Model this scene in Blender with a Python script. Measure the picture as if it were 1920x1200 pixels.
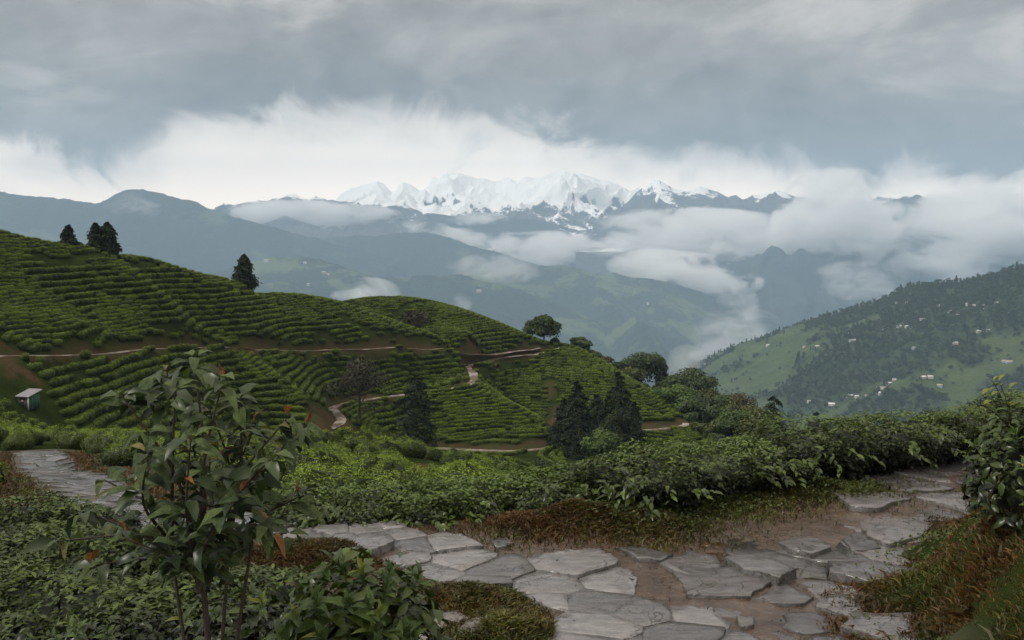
import bpy, bmesh, math, random
import numpy as np
from mathutils import Vector, Matrix

for o in list(bpy.data.objects):
    bpy.data.objects.remove(o, do_unlink=True)
S = bpy.context.scene
C = S.collection
R = math.radians

# ------------------------------------------------------------------ camera
FPX, PITCH = 1880.0, math.atan(140 / 1880.0)
cam_d = bpy.data.cameras.new('camera')
cam_d.sensor_width = 36.0
cam_d.lens = 36.0 * FPX / 1920.0
cam_d.clip_start = 0.1
cam_d.clip_end = 60000
cam = bpy.data.objects.new('camera', cam_d)
C.objects.link(cam)
cam.location = (0, 0, 0)
cam.rotation_euler = (math.pi / 2 - PITCH, 0, 0)
S.camera = cam

# ------------------------------------------------------------------ sun + exposure
SUN_EL, SUN_AZ = R(43), R(-108)          # azimuth measured from +Y (view direction) towards +X
sd = Vector((math.sin(SUN_AZ) * math.cos(SUN_EL), math.cos(SUN_AZ) * math.cos(SUN_EL), math.sin(SUN_EL)))
sun_d = bpy.data.lights.new('sun', 'SUN')
sun_d.energy = 1.5
sun_d.angle = R(12)
sun_d.color = (1.0, 0.95, 0.87)
sun = bpy.data.objects.new('sun', sun_d)
C.objects.link(sun)
sun.rotation_euler = (-sd).to_track_quat('-Z', 'Y').to_euler()
S.view_settings.view_transform = 'Standard'
S.view_settings.look = 'None'
S.view_settings.gamma = 1.0
S.view_settings.exposure = 0.82
S.view_settings.use_curve_mapping = False
S.cycles.use_denoising = True
S.cycles.max_bounces = 10
S.cycles.diffuse_bounces = 2
S.cycles.glossy_bounces = 2
S.cycles.transmission_bounces = 3
S.cycles.transparent_max_bounces = 8
S.cycles.volume_bounces = 8
S.cycles.volume_step_rate = 1.0
S.cycles.volume_max_steps = 256
S.cycles.sample_clamp_indirect = 6.0
S.cycles.use_adaptive_sampling = True
S.cycles.adaptive_threshold = 0.015
S.cycles.caustics_reflective = False
S.cycles.caustics_refractive = False

# ------------------------------------------------------------------ world: overcast cloud deck over a Nishita sky
world = bpy.data.worlds.new('World')
S.world = world
world.use_nodes = True

class NT:
    """small helper for building node trees"""
    def __init__(self, tree, clear=True):
        self.t = tree
        if clear:
            tree.nodes.clear()
    def n(self, typ, **kw):
        nd = self.t.nodes.new(typ)
        for k, v in kw.items():
            setattr(nd, k, v)
        return nd
    def put(self, sock, v):
        if v is None:
            return
        if isinstance(v, bpy.types.NodeSocket):
            self.t.links.new(v, sock)
        elif isinstance(v, bpy.types.Node):
            self.t.links.new(v.outputs[0], sock)
        else:
            if sock.type == 'RGBA' and hasattr(v, '__len__') and len(v) == 3:
                v = (*v, 1)
            sock.default_value = v
    def math(self, op, a, b=None, c=None, clamp=False):
        nd = self.n('ShaderNodeMath', operation=op, use_clamp=clamp)
        for i, v in enumerate((a, b, c)):
            self.put(nd.inputs[i], v) if v is not None else None
        return nd.outputs[0]
    def vmath(self, op, a, b=None):
        nd = self.n('ShaderNodeVectorMath', operation=op)
        self.put(nd.inputs[0], a)
        if b is not None:
            self.put(nd.inputs[1], b)
        return nd.outputs['Value'] if op in ('LENGTH', 'DOT_PRODUCT', 'DISTANCE') else nd.outputs[0]
    def noise(self, vec, scale, detail=4, rough=0.55, lac=2.0, dist=0.0):
        nd = self.n('ShaderNodeTexNoise')
        if vec is not None:
            self.put(nd.inputs['Vector'], vec)
        nd.inputs['Scale'].default_value = scale
        nd.inputs['Detail'].default_value = detail
        nd.inputs['Roughness'].default_value = rough
        nd.inputs['Lacunarity'].default_value = lac
        nd.inputs['Distortion'].default_value = dist
        return nd.outputs[0]
    def mapr(self, v, a, b, c=0.0, d=1.0, smooth=False):
        nd = self.n('ShaderNodeMapRange')
        nd.interpolation_type = 'SMOOTHSTEP' if smooth else 'LINEAR'
        nd.clamp = True
        self.put(nd.inputs[0], v)
        for i, q in enumerate((a, b, c, d)):
            self.put(nd.inputs[i + 1], q)
        return nd.outputs[0]
    def mix(self, f, a, b, mode='MIX'):
        nd = self.n('ShaderNodeMixRGB', blend_type=mode)
        self.put(nd.inputs[0], f); self.put(nd.inputs[1], a); self.put(nd.inputs[2], b)
        return nd.outputs[0]
    def ramp(self, f, stops, interp='LINEAR'):
        nd = self.n('ShaderNodeValToRGB')
        nd.color_ramp.interpolation = interp
        el = nd.color_ramp.elements
        while len(el) < len(stops):
            el.new(0.5)
        for e, (p, c) in zip(el, stops):
            e.position = p
            e.color = c if len(c) == 4 else (*c, 1)
        self.put(nd.inputs[0], f)
        return nd.outputs[0]
    def curve(self, f, pts):
        nd = self.n('ShaderNodeFloatCurve')
        cu = nd.mapping.curves[0]
        nd.mapping.use_clip = False
        for i, p in enumerate(pts):
            if i < 2:
                cu.points[i].location = p
            else:
                cu.points.new(*p)
        nd.mapping.update()
        self.put(nd.inputs['Value'], f)
        return nd.outputs[0]
    def bump(self, h, strength=0.5, dist=0.05, normal=None):
        nd = self.n('ShaderNodeBump')
        nd.inputs['Strength'].default_value = strength
        nd.inputs['Distance'].default_value = dist
        self.put(nd.inputs['Height'], h)
        if normal is not None:
            self.put(nd.inputs['Normal'], normal)
        return nd.outputs[0]

def build_world():
    w = NT(world.node_tree)
    out = w.n('ShaderNodeOutputWorld')
    tc = w.n('ShaderNodeTexCoord')
    d = tc.outputs['Generated']
    sep = w.n('ShaderNodeSeparateXYZ'); w.put(sep.inputs[0], d)
    x, y, z = sep.outputs
    az = w.math('ARCTAN2', x, y)
    hor = w.math('SQRT', w.math('ADD', w.math('MULTIPLY', x, x), w.math('MULTIPLY', y, y)))
    el = w.math('ARCTAN2', z, hor)
    # cloud-space coordinates: stretched along the horizon, deck seen in perspective
    comb = w.n('ShaderNodeCombineXYZ')
    w.put(comb.inputs[0], w.math('MULTIPLY', az, 1.0))
    w.put(comb.inputs[1], w.math('MULTIPLY', el, 2.3))
    p = comb.outputs[0]
    n_big = w.noise(p, 4.6, 9, 0.60, dist=0.5)
    comb2 = w.n('ShaderNodeCombineXYZ')
    w.put(comb2.inputs[0], w.math('MULTIPLY', az, 1.0))
    w.put(comb2.inputs[1], w.math('MULTIPLY', el, 1.3))
    w.put(comb2.inputs[2], 3.7)
    n_edge = w.noise(comb2.outputs[0], 10.0, 9, 0.62, dist=0.7)
    n_fine = w.noise(comb2.outputs[0], 20.0, 8, 0.62, dist=0.3)
    # lower edge of the dark deck as a function of azimuth (in radians of elevation)
    an = w.math('ADD', w.math('MULTIPLY', az, 1.0), 0.5)     # az -0.5..0.5 -> 0..1
    edge = w.curve(an, [(-0.6, 0.12), (0.0, 0.13), (0.03, 0.125), (0.085, 0.103), (0.12, 0.095), (0.145, 0.107), (0.19, 0.135), (0.30, 0.148),
                        (0.42, 0.150), (0.5, 0.145), (0.56, 0.125), (0.64, 0.112), (0.72, 0.105), (0.80, 0.095), (0.90, 0.088), (1.0, 0.09), (1.6, 0.11)])
    e1 = w.math('ADD', w.math('SUBTRACT', edge, 0.030), w.math('MULTIPLY', w.math('SUBTRACT', n_edge, 0.5), 0.135))
    deck = w.mapr(w.math('SUBTRACT', el, e1), -0.008, 0.024, 0, 1, True)
    # second, thinner veil hanging below the deck
    e2 = w.math('ADD', w.math('SUBTRACT', edge, 0.038), w.math('MULTIPLY', w.math('SUBTRACT', n_fine, 0.5), 0.06))
    veil = w.math('MULTIPLY', w.mapr(w.math('SUBTRACT', el, e2), -0.030, 0.045, 0, 1, True), 0.85)
    # scraps of dark cloud in the bright gap
    scrap = w.math('MULTIPLY', w.mapr(n_edge, 0.56, 0.70, 0, 1, True), w.mapr(el, 0.03, 0.07, 0, 0.5, True))
    gap = w.ramp(w.mapr(el, 0.0, 0.14), [(0, (2.15, 1.72, 1.36)), (0.4, (1.5, 1.25, 1.02)), (1, (0.62, 0.57, 0.51))])
    dk = w.ramp(w.mapr(n_big, 0.32, 0.74), [(0.0, (0.140, 0.123, 0.102)), (0.42, (0.240, 0.214, 0.182)), (0.72, (0.45, 0.405, 0.352)), (1.0, (0.64, 0.58, 0.51))])
    deckc = w.mix(w.mapr(n_fine, 0.40, 0.75, 0, 0.40), dk, (0.45, 0.42, 0.385))
    # cloud bases are darkest just above their ragged lower edge
    deckc = w.mix(1.0, deckc, w.mapr(w.math('SUBTRACT', el, e1), 0.015, 0.15, 0.66, 1.16, True), 'MULTIPLY')
    # overcast brightens overhead; the unseen zenith is raised further to light foreground and haze
    deckc = w.mix(1.0, deckc, w.mapr(el, 0.32, 1.30, 0.80, 3.8), 'MULTIPLY')
    col = w.mix(veil, gap, w.mix(0.5, dk, (0.62, 0.56, 0.50)))
    col = w.mix(scrap, col, (0.40, 0.40, 0.40))
    col = w.mix(deck, col, deckc)
    bgc = w.n('ShaderNodeBackground'); w.put(bgc.inputs[0], col); bgc.inputs[1].default_value = 1.0
    sky = w.n('ShaderNodeTexSky')
    sky.sky_type = 'NISHITA'
    sky.sun_disc = False
    sky.sun_elevation = SUN_EL
    sky.sun_rotation = SUN_AZ
    sky.altitude = 2000
    bgs = w.n('ShaderNodeBackground'); w.put(bgs.inputs[0], sky.outputs[0]); bgs.inputs[1].default_value = 0.1
    mx = w.n('ShaderNodeMixShader'); mx.inputs[0].default_value = 0.93
    w.t.links.new(bgs.outputs[0], mx.inputs[1]); w.t.links.new(bgc.outputs[0], mx.inputs[2])
    w.t.links.new(mx.outputs[0], out.inputs[0])
build_world()

# ------------------------------------------------------------------ helpers
def pt(u, v, d):
    """the world point seen at photo pixel (u, v) whose distance along +Y is d"""
    cx, cy = (np.asarray(u, float) - 960) / FPX, (600 - np.asarray(v, float)) / FPX
    cp, sp = math.cos(PITCH), math.sin(PITCH)
    yy = cp + cy * sp
    zz = -sp + cy * cp
    return np.stack([cx / yy * d, np.ones_like(cx) * d, zz / yy * d], -1)

def vslope(v):
    cy = (600 - np.asarray(v, float)) / FPX
    cp, sp = math.cos(PITCH), math.sin(PITCH)
    return (-sp + cy * cp) / (cp + cy * sp)

def to_px(x, y, z):
    cp, sp = math.cos(PITCH), math.sin(PITCH)
    fy = y * cp - z * sp
    up = y * sp + z * cp
    return 960 + FPX * x / fy, 600 - FPX * up / fy

def _hash(ix, iy, seed):
    h = (ix.astype(np.int64) * 374761393 + iy.astype(np.int64) * 668265263 + seed * 1442695041) & 0xFFFFFFFF
    h = ((h ^ (h >> 13)) * 1274126177) & 0xFFFFFFFF
    return ((h ^ (h >> 16)) & 0xFFFFFF) / float(0xFFFFFF)

def vnoise(x, y, seed=0):
    x, y = np.asarray(x, float), np.asarray(y, float)
    ix, iy = np.floor(x), np.floor(y)
    fx, fy = x - ix, y - iy
    fx = fx * fx * fx * (fx * (fx * 6 - 15) + 10); fy = fy * fy * fy * (fy * (fy * 6 - 15) + 10)
    a, b = _hash(ix, iy, seed), _hash(ix + 1, iy, seed)
    c, d = _hash(ix, iy + 1, seed), _hash(ix + 1, iy + 1, seed)
    return (a + (b - a) * fx) * (1 - fy) + (c + (d - c) * fx) * fy

def fbm(x, y, seed=0, octv=5, gain=0.5):
    s, a, t = 0, 1.0, 0
    for o in range(octv):
        s = s + a * (vnoise(x, y, seed + o * 17) - 0.5); t += a
        x, y = x * 2.03 + 5.3, y * 2.03 - 1.7
        a *= gain
    return s / t * 2

def ridged(x, y, seed=0, octv=5, gain=0.55):
    s, a, t = 0, 1.0, 0
    w = 1.0
    for o in range(octv):
        n = 1 - np.abs(2 * vnoise(x, y, seed + o * 31) - 1)
        n = n * n
        s = s + a * n * w; t += a
        w = np.clip(n * 1.6, 0, 1)
        x, y = x * 2.1 + 3.1, y * 2.1 + 7.7
        a *= gain
    return s / t

def smooth(a, b, x):
    t = np.clip((np.asarray(x, float) - a) / (b - a), 0, 1)
    return t * t * (3 - 2 * t)

def mesh_np(name, v, f, mat=None, smooth_shade=False, attrs=None, mats=None, midx=None):
    """mesh from numpy arrays; f is an (M,3) or (M,4) index array"""
    v = np.ascontiguousarray(v, dtype=np.float32); f = np.ascontiguousarray(f, dtype=np.int32)
    me = bpy.data.meshes.new(name)
    k = f.shape[1]
    me.vertices.add(len(v)); me.vertices.foreach_set('co', v.ravel())
    me.loops.add(f.size); me.loops.foreach_set('vertex_index', f.ravel())
    me.polygons.add(len(f))
    me.polygons.foreach_set('loop_start', np.arange(0, f.size, k, dtype=np.int32))
    me.polygons.foreach_set('loop_total', np.full(len(f), k, dtype=np.int32))
    if smooth_shade:
        me.polygons.foreach_set('use_smooth', np.ones(len(f), dtype=bool))
    for an, av in (attrs or {}).items():
        av = np.asarray(av, np.float32)
        if av.ndim == 1:
            at = me.attributes.new(an, 'FLOAT', 'POINT'); at.data.foreach_set('value', av)
        else:
            at = me.attributes.new(an, 'FLOAT_COLOR', 'POINT')
            at.data.foreach_set('color', np.concatenate([av, np.ones((len(av), 1), np.float32)], 1).astype(np.float32).ravel())
    if mat is not None:
        me.materials.append(mat)
    for m in mats or []:
        me.materials.append(m)
    if midx is not None:
        me.polygons.foreach_set('material_index', np.asarray(midx, np.int32))
    me.update(calc_edges=True)
    me.validate()
    return me

def link(name, data, parent=None, loc=None, rot=None, scale=None):
    o = bpy.data.objects.new(name, data)
    C.objects.link(o)
    if parent is not None:
        o.parent = parent
    if loc is not None:
        o.location = loc
    if rot is not None:
        o.rotation_euler = rot
    if scale is not None:
        o.scale = scale if hasattr(scale, '__len__') else (scale,) * 3
    return o

def tag(o, label, cat, group=None):
    o['label'] = label; o['category'] = cat
    if group:
        o['group'] = group
    return o

def grid_faces(nr, nc):
    i = np.arange(nr * nc).reshape(nr, nc)
    return np.stack([i[:-1, :-1], i[:-1, 1:], i[1:, 1:], i[1:, :-1]], -1).reshape(-1, 4)

# ------------------------------------------------------------------ materials
def new_mat(name):
    m = bpy.data.materials.new(name)
    m.use_nodes = True
    t = NT(m.node_tree)
    out = t.n('ShaderNodeOutputMaterial')
    return m, t, out

def principled(t, out, col, rough=0.7, normal=None, spec=0.3):
    b = t.n('ShaderNodeBsdfPrincipled')
    t.put(b.inputs['Base Color'], col)
    t.put(b.inputs['Roughness'], rough)
    t.put(b.inputs['Specular IOR Level'], spec)
    if normal is not None:
        t.put(b.inputs['Normal'], normal)
    t.t.links.new(b.outputs[0], out.inputs[0])
    return b

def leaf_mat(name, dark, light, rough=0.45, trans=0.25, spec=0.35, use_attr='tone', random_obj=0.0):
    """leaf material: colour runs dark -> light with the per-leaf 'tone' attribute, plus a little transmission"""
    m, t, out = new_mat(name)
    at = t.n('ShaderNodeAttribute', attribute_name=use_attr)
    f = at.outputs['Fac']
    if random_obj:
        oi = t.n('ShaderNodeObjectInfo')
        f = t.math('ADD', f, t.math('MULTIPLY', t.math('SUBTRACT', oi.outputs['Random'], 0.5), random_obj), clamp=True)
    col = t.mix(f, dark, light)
    b = t.n('ShaderNodeBsdfPrincipled')
    t.put(b.inputs['Base Color'], col)
    b.inputs['Roughness'].default_value = rough
    b.inputs['Specular IOR Level'].default_value = spec
    tr = t.n('ShaderNodeBsdfTranslucent'); t.put(tr.inputs[0], col)
    mx = t.n('ShaderNodeMixShader'); mx.inputs[0].default_value = trans
    t.t.links.new(b.outputs[0], mx.inputs[1]); t.t.links.new(tr.outputs[0], mx.inputs[2])
    t.t.links.new(mx.outputs[0], out.inputs[0])
    return m
# ================================================================== FAR TERRAIN
def far_mat(name, forest, field, scale, field_amt=0.35, bump_d=12.0):
    m, t, out = new_mat(name)
    g = t.n('ShaderNodeNewGeometry')
    p = g.outputs['Position']
    n1 = t.noise(p, scale, 6, 0.6, dist=0.6)
    n2 = t.noise(p, scale * 9, 7, 0.72)
    f = t.mapr(t.math('ADD', n1, t.math('MULTIPLY', t.math('SUBTRACT', n2, 0.5), 0.25)), 0.62 - field_amt * 0.4, 0.70 - field_amt * 0.3, 0, 1, True)
    fc = t.mix(t.mapr(n2, 0.3, 0.7), tuple(c * 0.3 for c in forest), tuple(c * 1.9 for c in forest))
    gc = t.mix(n2, tuple(c * 0.7 for c in field), tuple(c * 1.25 for c in field))
    col = t.mix(f, fc, gc)
    principled(t, out, col, 0.9, t.bump(n2, 0.9, bump_d), 0.1)
    return m

def ridge_mesh(name, prof, d0, d_of=None, front=2200, back=1500, zbase=-640, ncol=380, nrow=96, spur=0.34, seed=1, mat=None, crest_noise=8.0,
               u_pad=500, shape=1.25, nfreq=1 / 900.0):
    """a mountain ridge: crest follows the surveyed skyline profile, slopes broken into spurs and gullies"""
    us = np.array([p[0] for p in prof], float); vs = np.array([p[1] for p in prof], float)
    u = np.linspace(us[0] - u_pad, us[-1] + u_pad, ncol)
    v = np.interp(u, us, vs)
    k = np.ones(5) / 5
    v = np.convolve(np.pad(v, 2, 'edge'), k, 'valid')
    dd = d0 if d_of is None else np.interp(u, [q[0] for q in d_of], [q[1] for q in d_of])
    cr = pt(u, v, dd)                       # crest points
    t = np.concatenate([np.linspace(-1, 0, int(nrow * 0.72), endpoint=False), np.linspace(0, 1, int(nrow * 0.28) + 1)])
    T, _ = np.meshgrid(t, u, indexing='ij')
    X = np.tile(cr[:, 0], (len(t), 1)); Yc = np.tile(cr[:, 1], (len(t), 1)); Zc = np.tile(cr[:, 2], (len(t), 1))
    Y = Yc + np.where(T < 0, T * front, T * back)
    X = X * (Y / Yc) ** 0.5
    h = np.where(T < 0, 1 - np.abs(T) ** (1 / shape) * 1.0, 1 - T ** 1.3)
    wx = X + 400 * fbm(X * nfreq * .7, Y * nfreq * .7, seed + 5, 3)
    sp = ridged(wx * nfreq, Y * nfreq * 0.45 + 11, seed, 5) - 0.45
    env = np.clip(1.15 - np.abs(T + 0.5) * 2, 0, 1) ** 0.7 * np.clip(-T * 5, 0, 1)
    H = Zc - zbase
    Z = zbase + H * h + sp * spur * H * env * 2
    Z = Z + fbm(X * nfreq * 6, Y * nfreq * 6, seed + 3, 4) * crest_noise * 1.2
    Z = Z + np.abs(fbm(X / 14.0, Y / 14.0, seed + 9, 2)) * crest_noise
    V = np.stack([X, Y, Z], -1).reshape(-1, 3)
    o = link(name, mesh_np(name, V, grid_faces(len(t), ncol), mat, True))
    o['kind'] = 'structure'
    return o

M_ridge = far_mat('forest_ridge', (0.020, 0.031, 0.022), (0.080, 0.105, 0.045), 1 / 300.0, 0.16, 16)
M_ridge2 = far_mat('forest_ridge_fields', (0.020, 0.033, 0.022), (0.100, 0.130, 0.050), 1 / 200.0, 0.28, 14)
M_blue = far_mat('far_forest', (0.028, 0.040, 0.040), (0.04, 0.055, 0.045), 1 / 700.0, 0.1, 20)

# valley floor, one sheet out to the horizon
def valley_floor():
    n = 60
    xs = np.linspace(-30000, 30000, n); ys = np.linspace(-6000, 50000, n)
    X, Y = np.meshgrid(xs, ys)
    Z = -690 + 10 * fbm(X / 3000, Y / 3000, 4, 3)
    o = link('valley_ground', mesh_np('valley_ground', np.stack([X, Y, Z], -1).reshape(-1, 3), grid_faces(n, n), M_ridge2, True))
    o['kind'] = 'structure'
valley_floor()

D_A, D_B, D_C, D_D, D_E, D_S = 4700, 5000, 4200, 3600, 5450, 6250
ridge_mesh('ridge_terrain', [(-600, 350), (-200, 362), (0, 360), (30, 366), (60, 371), (110, 374), (150, 378), (190, 380), (212, 366), (240, 358), (262, 356), (300, 361),
            (340, 374), (368, 377), (385, 388), (405, 397), (440, 407), (480, 416), (520, 428), (560, 440), (600, 449), (700, 475), (800, 520), (900, 560)],
           D_A, seed=3, mat=M_ridge, front=2500, u_pad=100, crest_noise=9)
ridge_mesh('ridge_terrain', [(300, 520), (450, 470), (560, 448), (600, 446), (650, 444), (700, 445), (730, 440), (760, 437), (810, 440), (850, 448), (880, 460), (930, 474),
            (980, 489), (1010, 497), (1040, 512), (1100, 545), (1200, 590), (1300, 640)], D_B, seed=8, mat=M_ridge, front=2300, u_pad=100, crest_noise=8)
ridge_mesh('ridge_terrain', [(700, 560), (850, 520), (950, 502), (1010, 498), (1050, 499), (1080, 503), (1110, 516), (1150, 514), (1180, 522), (1210, 522), (1250, 528), (1280, 538),
            (1310, 546), (1350, 562), (1390, 585), (1420, 603), (1450, 625), (1500, 665), (1600, 730)], D_C, seed=14, mat=M_ridge2, front=2100, u_pad=150, crest_noise=7)
ridge_mesh('ridge_terrain', [(200, 560), (400, 510), (500, 486), (560, 482), (600, 487), (640, 500), (700, 520), (760, 524), (790, 514), (830, 518), (860, 512), (900, 525),
            (980, 545), (1060, 575), (1130, 610), (1200, 650), (1260, 690), (1340, 740), (1500, 800)], D_D, seed=22, mat=M_ridge2, front=1800, u_pad=150, crest_noise=6)
# big blue mountain behind the cloud on the right, and the dark foothills below the snow
ridge_mesh('ridge_terrain', [(850, 560), (980, 520), (1070, 495), (1100, 470), (1130, 455), (1180, 450), (1260, 440), (1400, 425), (1550, 405), (1700, 395), (1920, 385), (2300, 380)],
           D_E, seed=31, mat=M_blue, front=2600, u_pad=100, crest_noise=10)
ridge_mesh('foothill_terrain', [(250, 470), (400, 430), (470, 408), (520, 402), (570, 415), (640, 432), (700, 422), (760, 412), (800, 400), (850, 405), (920, 402), (1000, 412), (1080, 430), (1200, 460), (1400, 480)],
           5750, seed=41, mat=M_blue, front=1600, u_pad=200, crest_noise=9)

# ---- snow range
def snow_mat():
    m, t, out = new_mat('snow_and_rock')
    g = t.n('ShaderNodeNewGeometry')
    p = g.outputs['Position']
    sep = t.n('ShaderNodeSeparateXYZ'); t.put(sep.inputs[0], g.outputs['True Normal'])
    sepp = t.n('ShaderNodeSeparateXYZ'); t.put(sepp.inputs[0], p)
    n = t.noise(p, 1 / 260.0, 6, 0.65)
    n2 = t.noise(p, 1 / 60.0, 4, 0.6)
    at = t.n('ShaderNodeAttribute', attribute_name='snow')
    slope = t.math('ADD', sep.outputs[2], t.math('MULTIPLY', t.math('SUBTRACT', n2, 0.5), 0.5))
    f = t.math('ADD', t.math('MULTIPLY', t.math('SUBTRACT', slope, 0.60), 4.5), t.math('MULTIPLY', t.math('SUBTRACT', at.outputs['Fac'], 0.40), 4.5))
    f = t.mapr(t.math('ADD', f, t.math('MULTIPLY', t.math('SUBTRACT', n, 0.5), 2.2)), -0.15, 0.35, 0, 1, True)
    rock = t.mix(n2, (0.04, 0.05, 0.055), (0.12, 0.12, 0.12))
    col = t.mix(f, rock, (0.95, 0.945, 0.94))
    principled(t, out, col, 0.8, t.bump(n2, 0.6, 18), 0.1)
    return m

def snow_range(name, prof, d0, front, back, zb_v, seed, snow_v, ncol=560, nrow=126, rough=1.0, mat=None):
    us = np.array([q[0] for q in prof], float); vs = np.array([q[1] for q in prof], float)
    u = np.linspace(us[0], us[-1], ncol)
    v = np.interp(u, us, vs)
    cr = pt(u, v, d0)
    zb = float(pt(960, zb_v, d0)[2])
    t = np.concatenate([np.linspace(-1, 0, int(nrow * .75), endpoint=False), np.linspace(0, 1, int(nrow * .25) + 1)])
    T, _ = np.meshgrid(t, u, indexing='ij')
    X = np.tile(cr[:, 0], (len(t), 1)); Zc = np.tile(cr[:, 2], (len(t), 1))
    # crest smoothed sideways as the slope comes down
    Zs = np.convolve(np.pad(cr[:, 2], 40, 'edge'), np.hanning(81) / np.hanning(81).sum(), 'valid')
    w = np.clip(np.abs(T) * 3, 0, 1)
    Zc = Zc * (1 - w) + np.tile(Zs, (len(t), 1)) * w
    Y = d0 + np.where(T < 0, T * front, T * back)
    h = np.where(T < 0, 1 - np.abs(T) ** 0.85, 1 - T)
    H = Zc - zb
    wx = X + 90 * fbm(X / 300, Y / 300, seed + 2, 3)
    wy = Y + 90 * fbm(X / 300 + 9, Y / 300, seed + 4, 3)
    p1, q1 = wx * 0.80 + wy * 0.60, wy * 0.80 - wx * 0.60
    p2, q2 = wx * 0.75 - wy * 0.66, wy * 0.75 + wx * 0.66
    r1 = ridged(p1 / 420, q1 / 760, seed, 5, 0.5) - 0.42
    r3 = ridged(p2 / 300, q2 / 620, seed + 21, 5, 0.5) - 0.42
    r2 = ridged(wx / 110, wy / 120, seed + 50, 4, 0.55) - 0.4
    env = np.clip(np.abs(T) * 4, 0, 1) * np.clip((1 - np.abs(T)) * 1.6, 0, 1)
    Z = zb + H * h + (np.maximum(r1, r3) * 260 + r2 * 42) * env * rough
    Z = Z + (r2 * 16 + r1 * 30) * rough * np.clip(1 - np.abs(T) * 4, 0, 1)
    zsnow = float(pt(960, snow_v, d0)[2])
    X = np.vstack([X[:1] * 0.98, X]); Y = np.vstack([Y[:1] - 260, Y]); Z = np.vstack([Z[:1] * 0 - 700, Z]); t = np.concatenate([[-1.2], t])
    snow = smooth(zsnow - 130, zsnow + 170, Z + 110 * fbm(X / 260 + Y / 500, Y / 300, seed + 77, 4) + 70 * fbm(X / 50 + Y / 60, Y / 80, seed + 79, 3))
    o = link(name, mesh_np(name, np.stack([X, Y, Z], -1).reshape(-1, 3), grid_faces(len(t), ncol), mat, True, {'snow': snow.ravel()}))
    o['kind'] = 'structure'
    return o
M_snow = snow_mat()
snow_range('snow_mountain', [(520, 470), (560, 400), (600, 378), (630, 371), (645, 358), (662, 350), (690, 343), (705, 341), (722, 347), (735, 362), (748, 346), (757, 341), (772, 346),
            (786, 356), (800, 352), (812, 334), (822, 338), (838, 327), (858, 323), (880, 328), (905, 331), (930, 337), (950, 334), (968, 338), (985, 327), (1003, 331),
            (1020, 326), (1040, 321), (1058, 316), (1072, 322), (1090, 325), (1115, 333), (1140, 343), (1165, 350), (1190, 358), (1215, 372), (1260, 400), (1320, 450)],
           D_S + 350, 1150, 700, 470, 5, 400, mat=M_snow)
snow_range('snow_mountain', [(1060, 480), (1110, 430), (1140, 405), (1165, 385), (1188, 364), (1203, 350), (1213, 348), (1222, 339), (1235, 334), (1252, 343), (1268, 352), (1285, 357), (1300, 352),
            (1312, 347), (1322, 350), (1345, 360), (1365, 369), (1380, 363), (1392, 371), (1410, 366), (1430, 362), (1455, 354), (1472, 357), (1490, 366), (1550, 372), (1640, 378),
            (1690, 366), (1720, 377), (1800, 385), (1950, 390), (2100, 420)], D_S - 200, 1000, 700, 470, 17, 347, mat=M_snow, rough=0.8)
snow_range('snow_mountain', [(300, 470), (380, 410), (410, 388), (440, 384), (465, 376), (482, 374), (500, 379), (520, 370), (540, 364), (552, 362), (565, 370), (580, 374), (590, 367), (605, 372),
            (625, 378), (650, 380), (672, 372), (690, 366), (705, 362), (722, 370), (745, 378), (780, 392), (830, 420), (900, 470)], D_S - 280, 900, 600, 470, 23, 356, ncol=400, mat=M_snow, rough=0.8)

# ---- right-hand hillside with hamlets (0.8 - 1.9 km away)
RH_PROF = [(1180, 745), (1240, 712), (1290, 689), (1330, 672), (1345, 662), (1400, 640), (1460, 622), (1500, 606), (1560, 590), (1600, 577), (1640, 566), (1660, 558), (1690, 543), (1720, 533),
           (1760, 528), (1810, 528), (1850, 518), (1880, 507), (1920, 500), (2050, 470), (2300, 430)]
RH_D = 1500.0
def rh_height(X, Y):
    """height of the hamlet hillside at plan position X, Y"""
    u = 960 + FPX * X / Y
    # crest line runs obliquely: nearer on the right
    dcr = np.interp(u, [1100, 1300, 1600, 1920, 2400], [1750, 1600, 1400, 1250, 1100])
    vcr = np.interp(u, [q[0] for q in RH_PROF], [q[1] for q in RH_PROF])
    zc = vslope(vcr) * dcr
    t = (Y - dcr) / 560.0
    zfoot = -205 + 0 * X
    front = zfoot + (zc - zfoot) * np.clip(1 + t, 0, 1.0) ** 0.95
    front = np.where(t < -1, zfoot + (t + 1) * 110, front)
    backz = zc - 260 * np.clip(t, 0, 3)
    z = np.where(t < 0, front, backz)
    env = np.clip(-t * 3, 0, 1) * np.clip((t + 1.3) * 3, 0, 1)
    wx = X + 60 * fbm(X / 200, Y / 200, 61, 3)
    z = z + env * (ridged(wx / 260, Y / 420, 66, 4) - 0.45) * 52 + env * fbm(X / 60, Y / 60, 71, 4) * 6
    return z

def rh_color(X, Y):
    """1 = open fields / tea, 0 = forest"""
    f = fbm(X / 170 + 3, Y / 110, 91, 5, 0.55) + 0.35 * fbm(X / 40, Y / 26, 95, 3)
    u = 960 + FPX * X / Y
    dcr = np.interp(u, [1100, 1300, 1600, 1920, 2400], [1750, 1600, 1400, 1250, 1100])
    t = (Y - dcr) / 560.0
    f = f - 0.55 * smooth(-0.16, -0.02, t) * smooth(1450, 1700, u) + 0.05
    return smooth(-0.08, 0.10, f)

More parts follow.
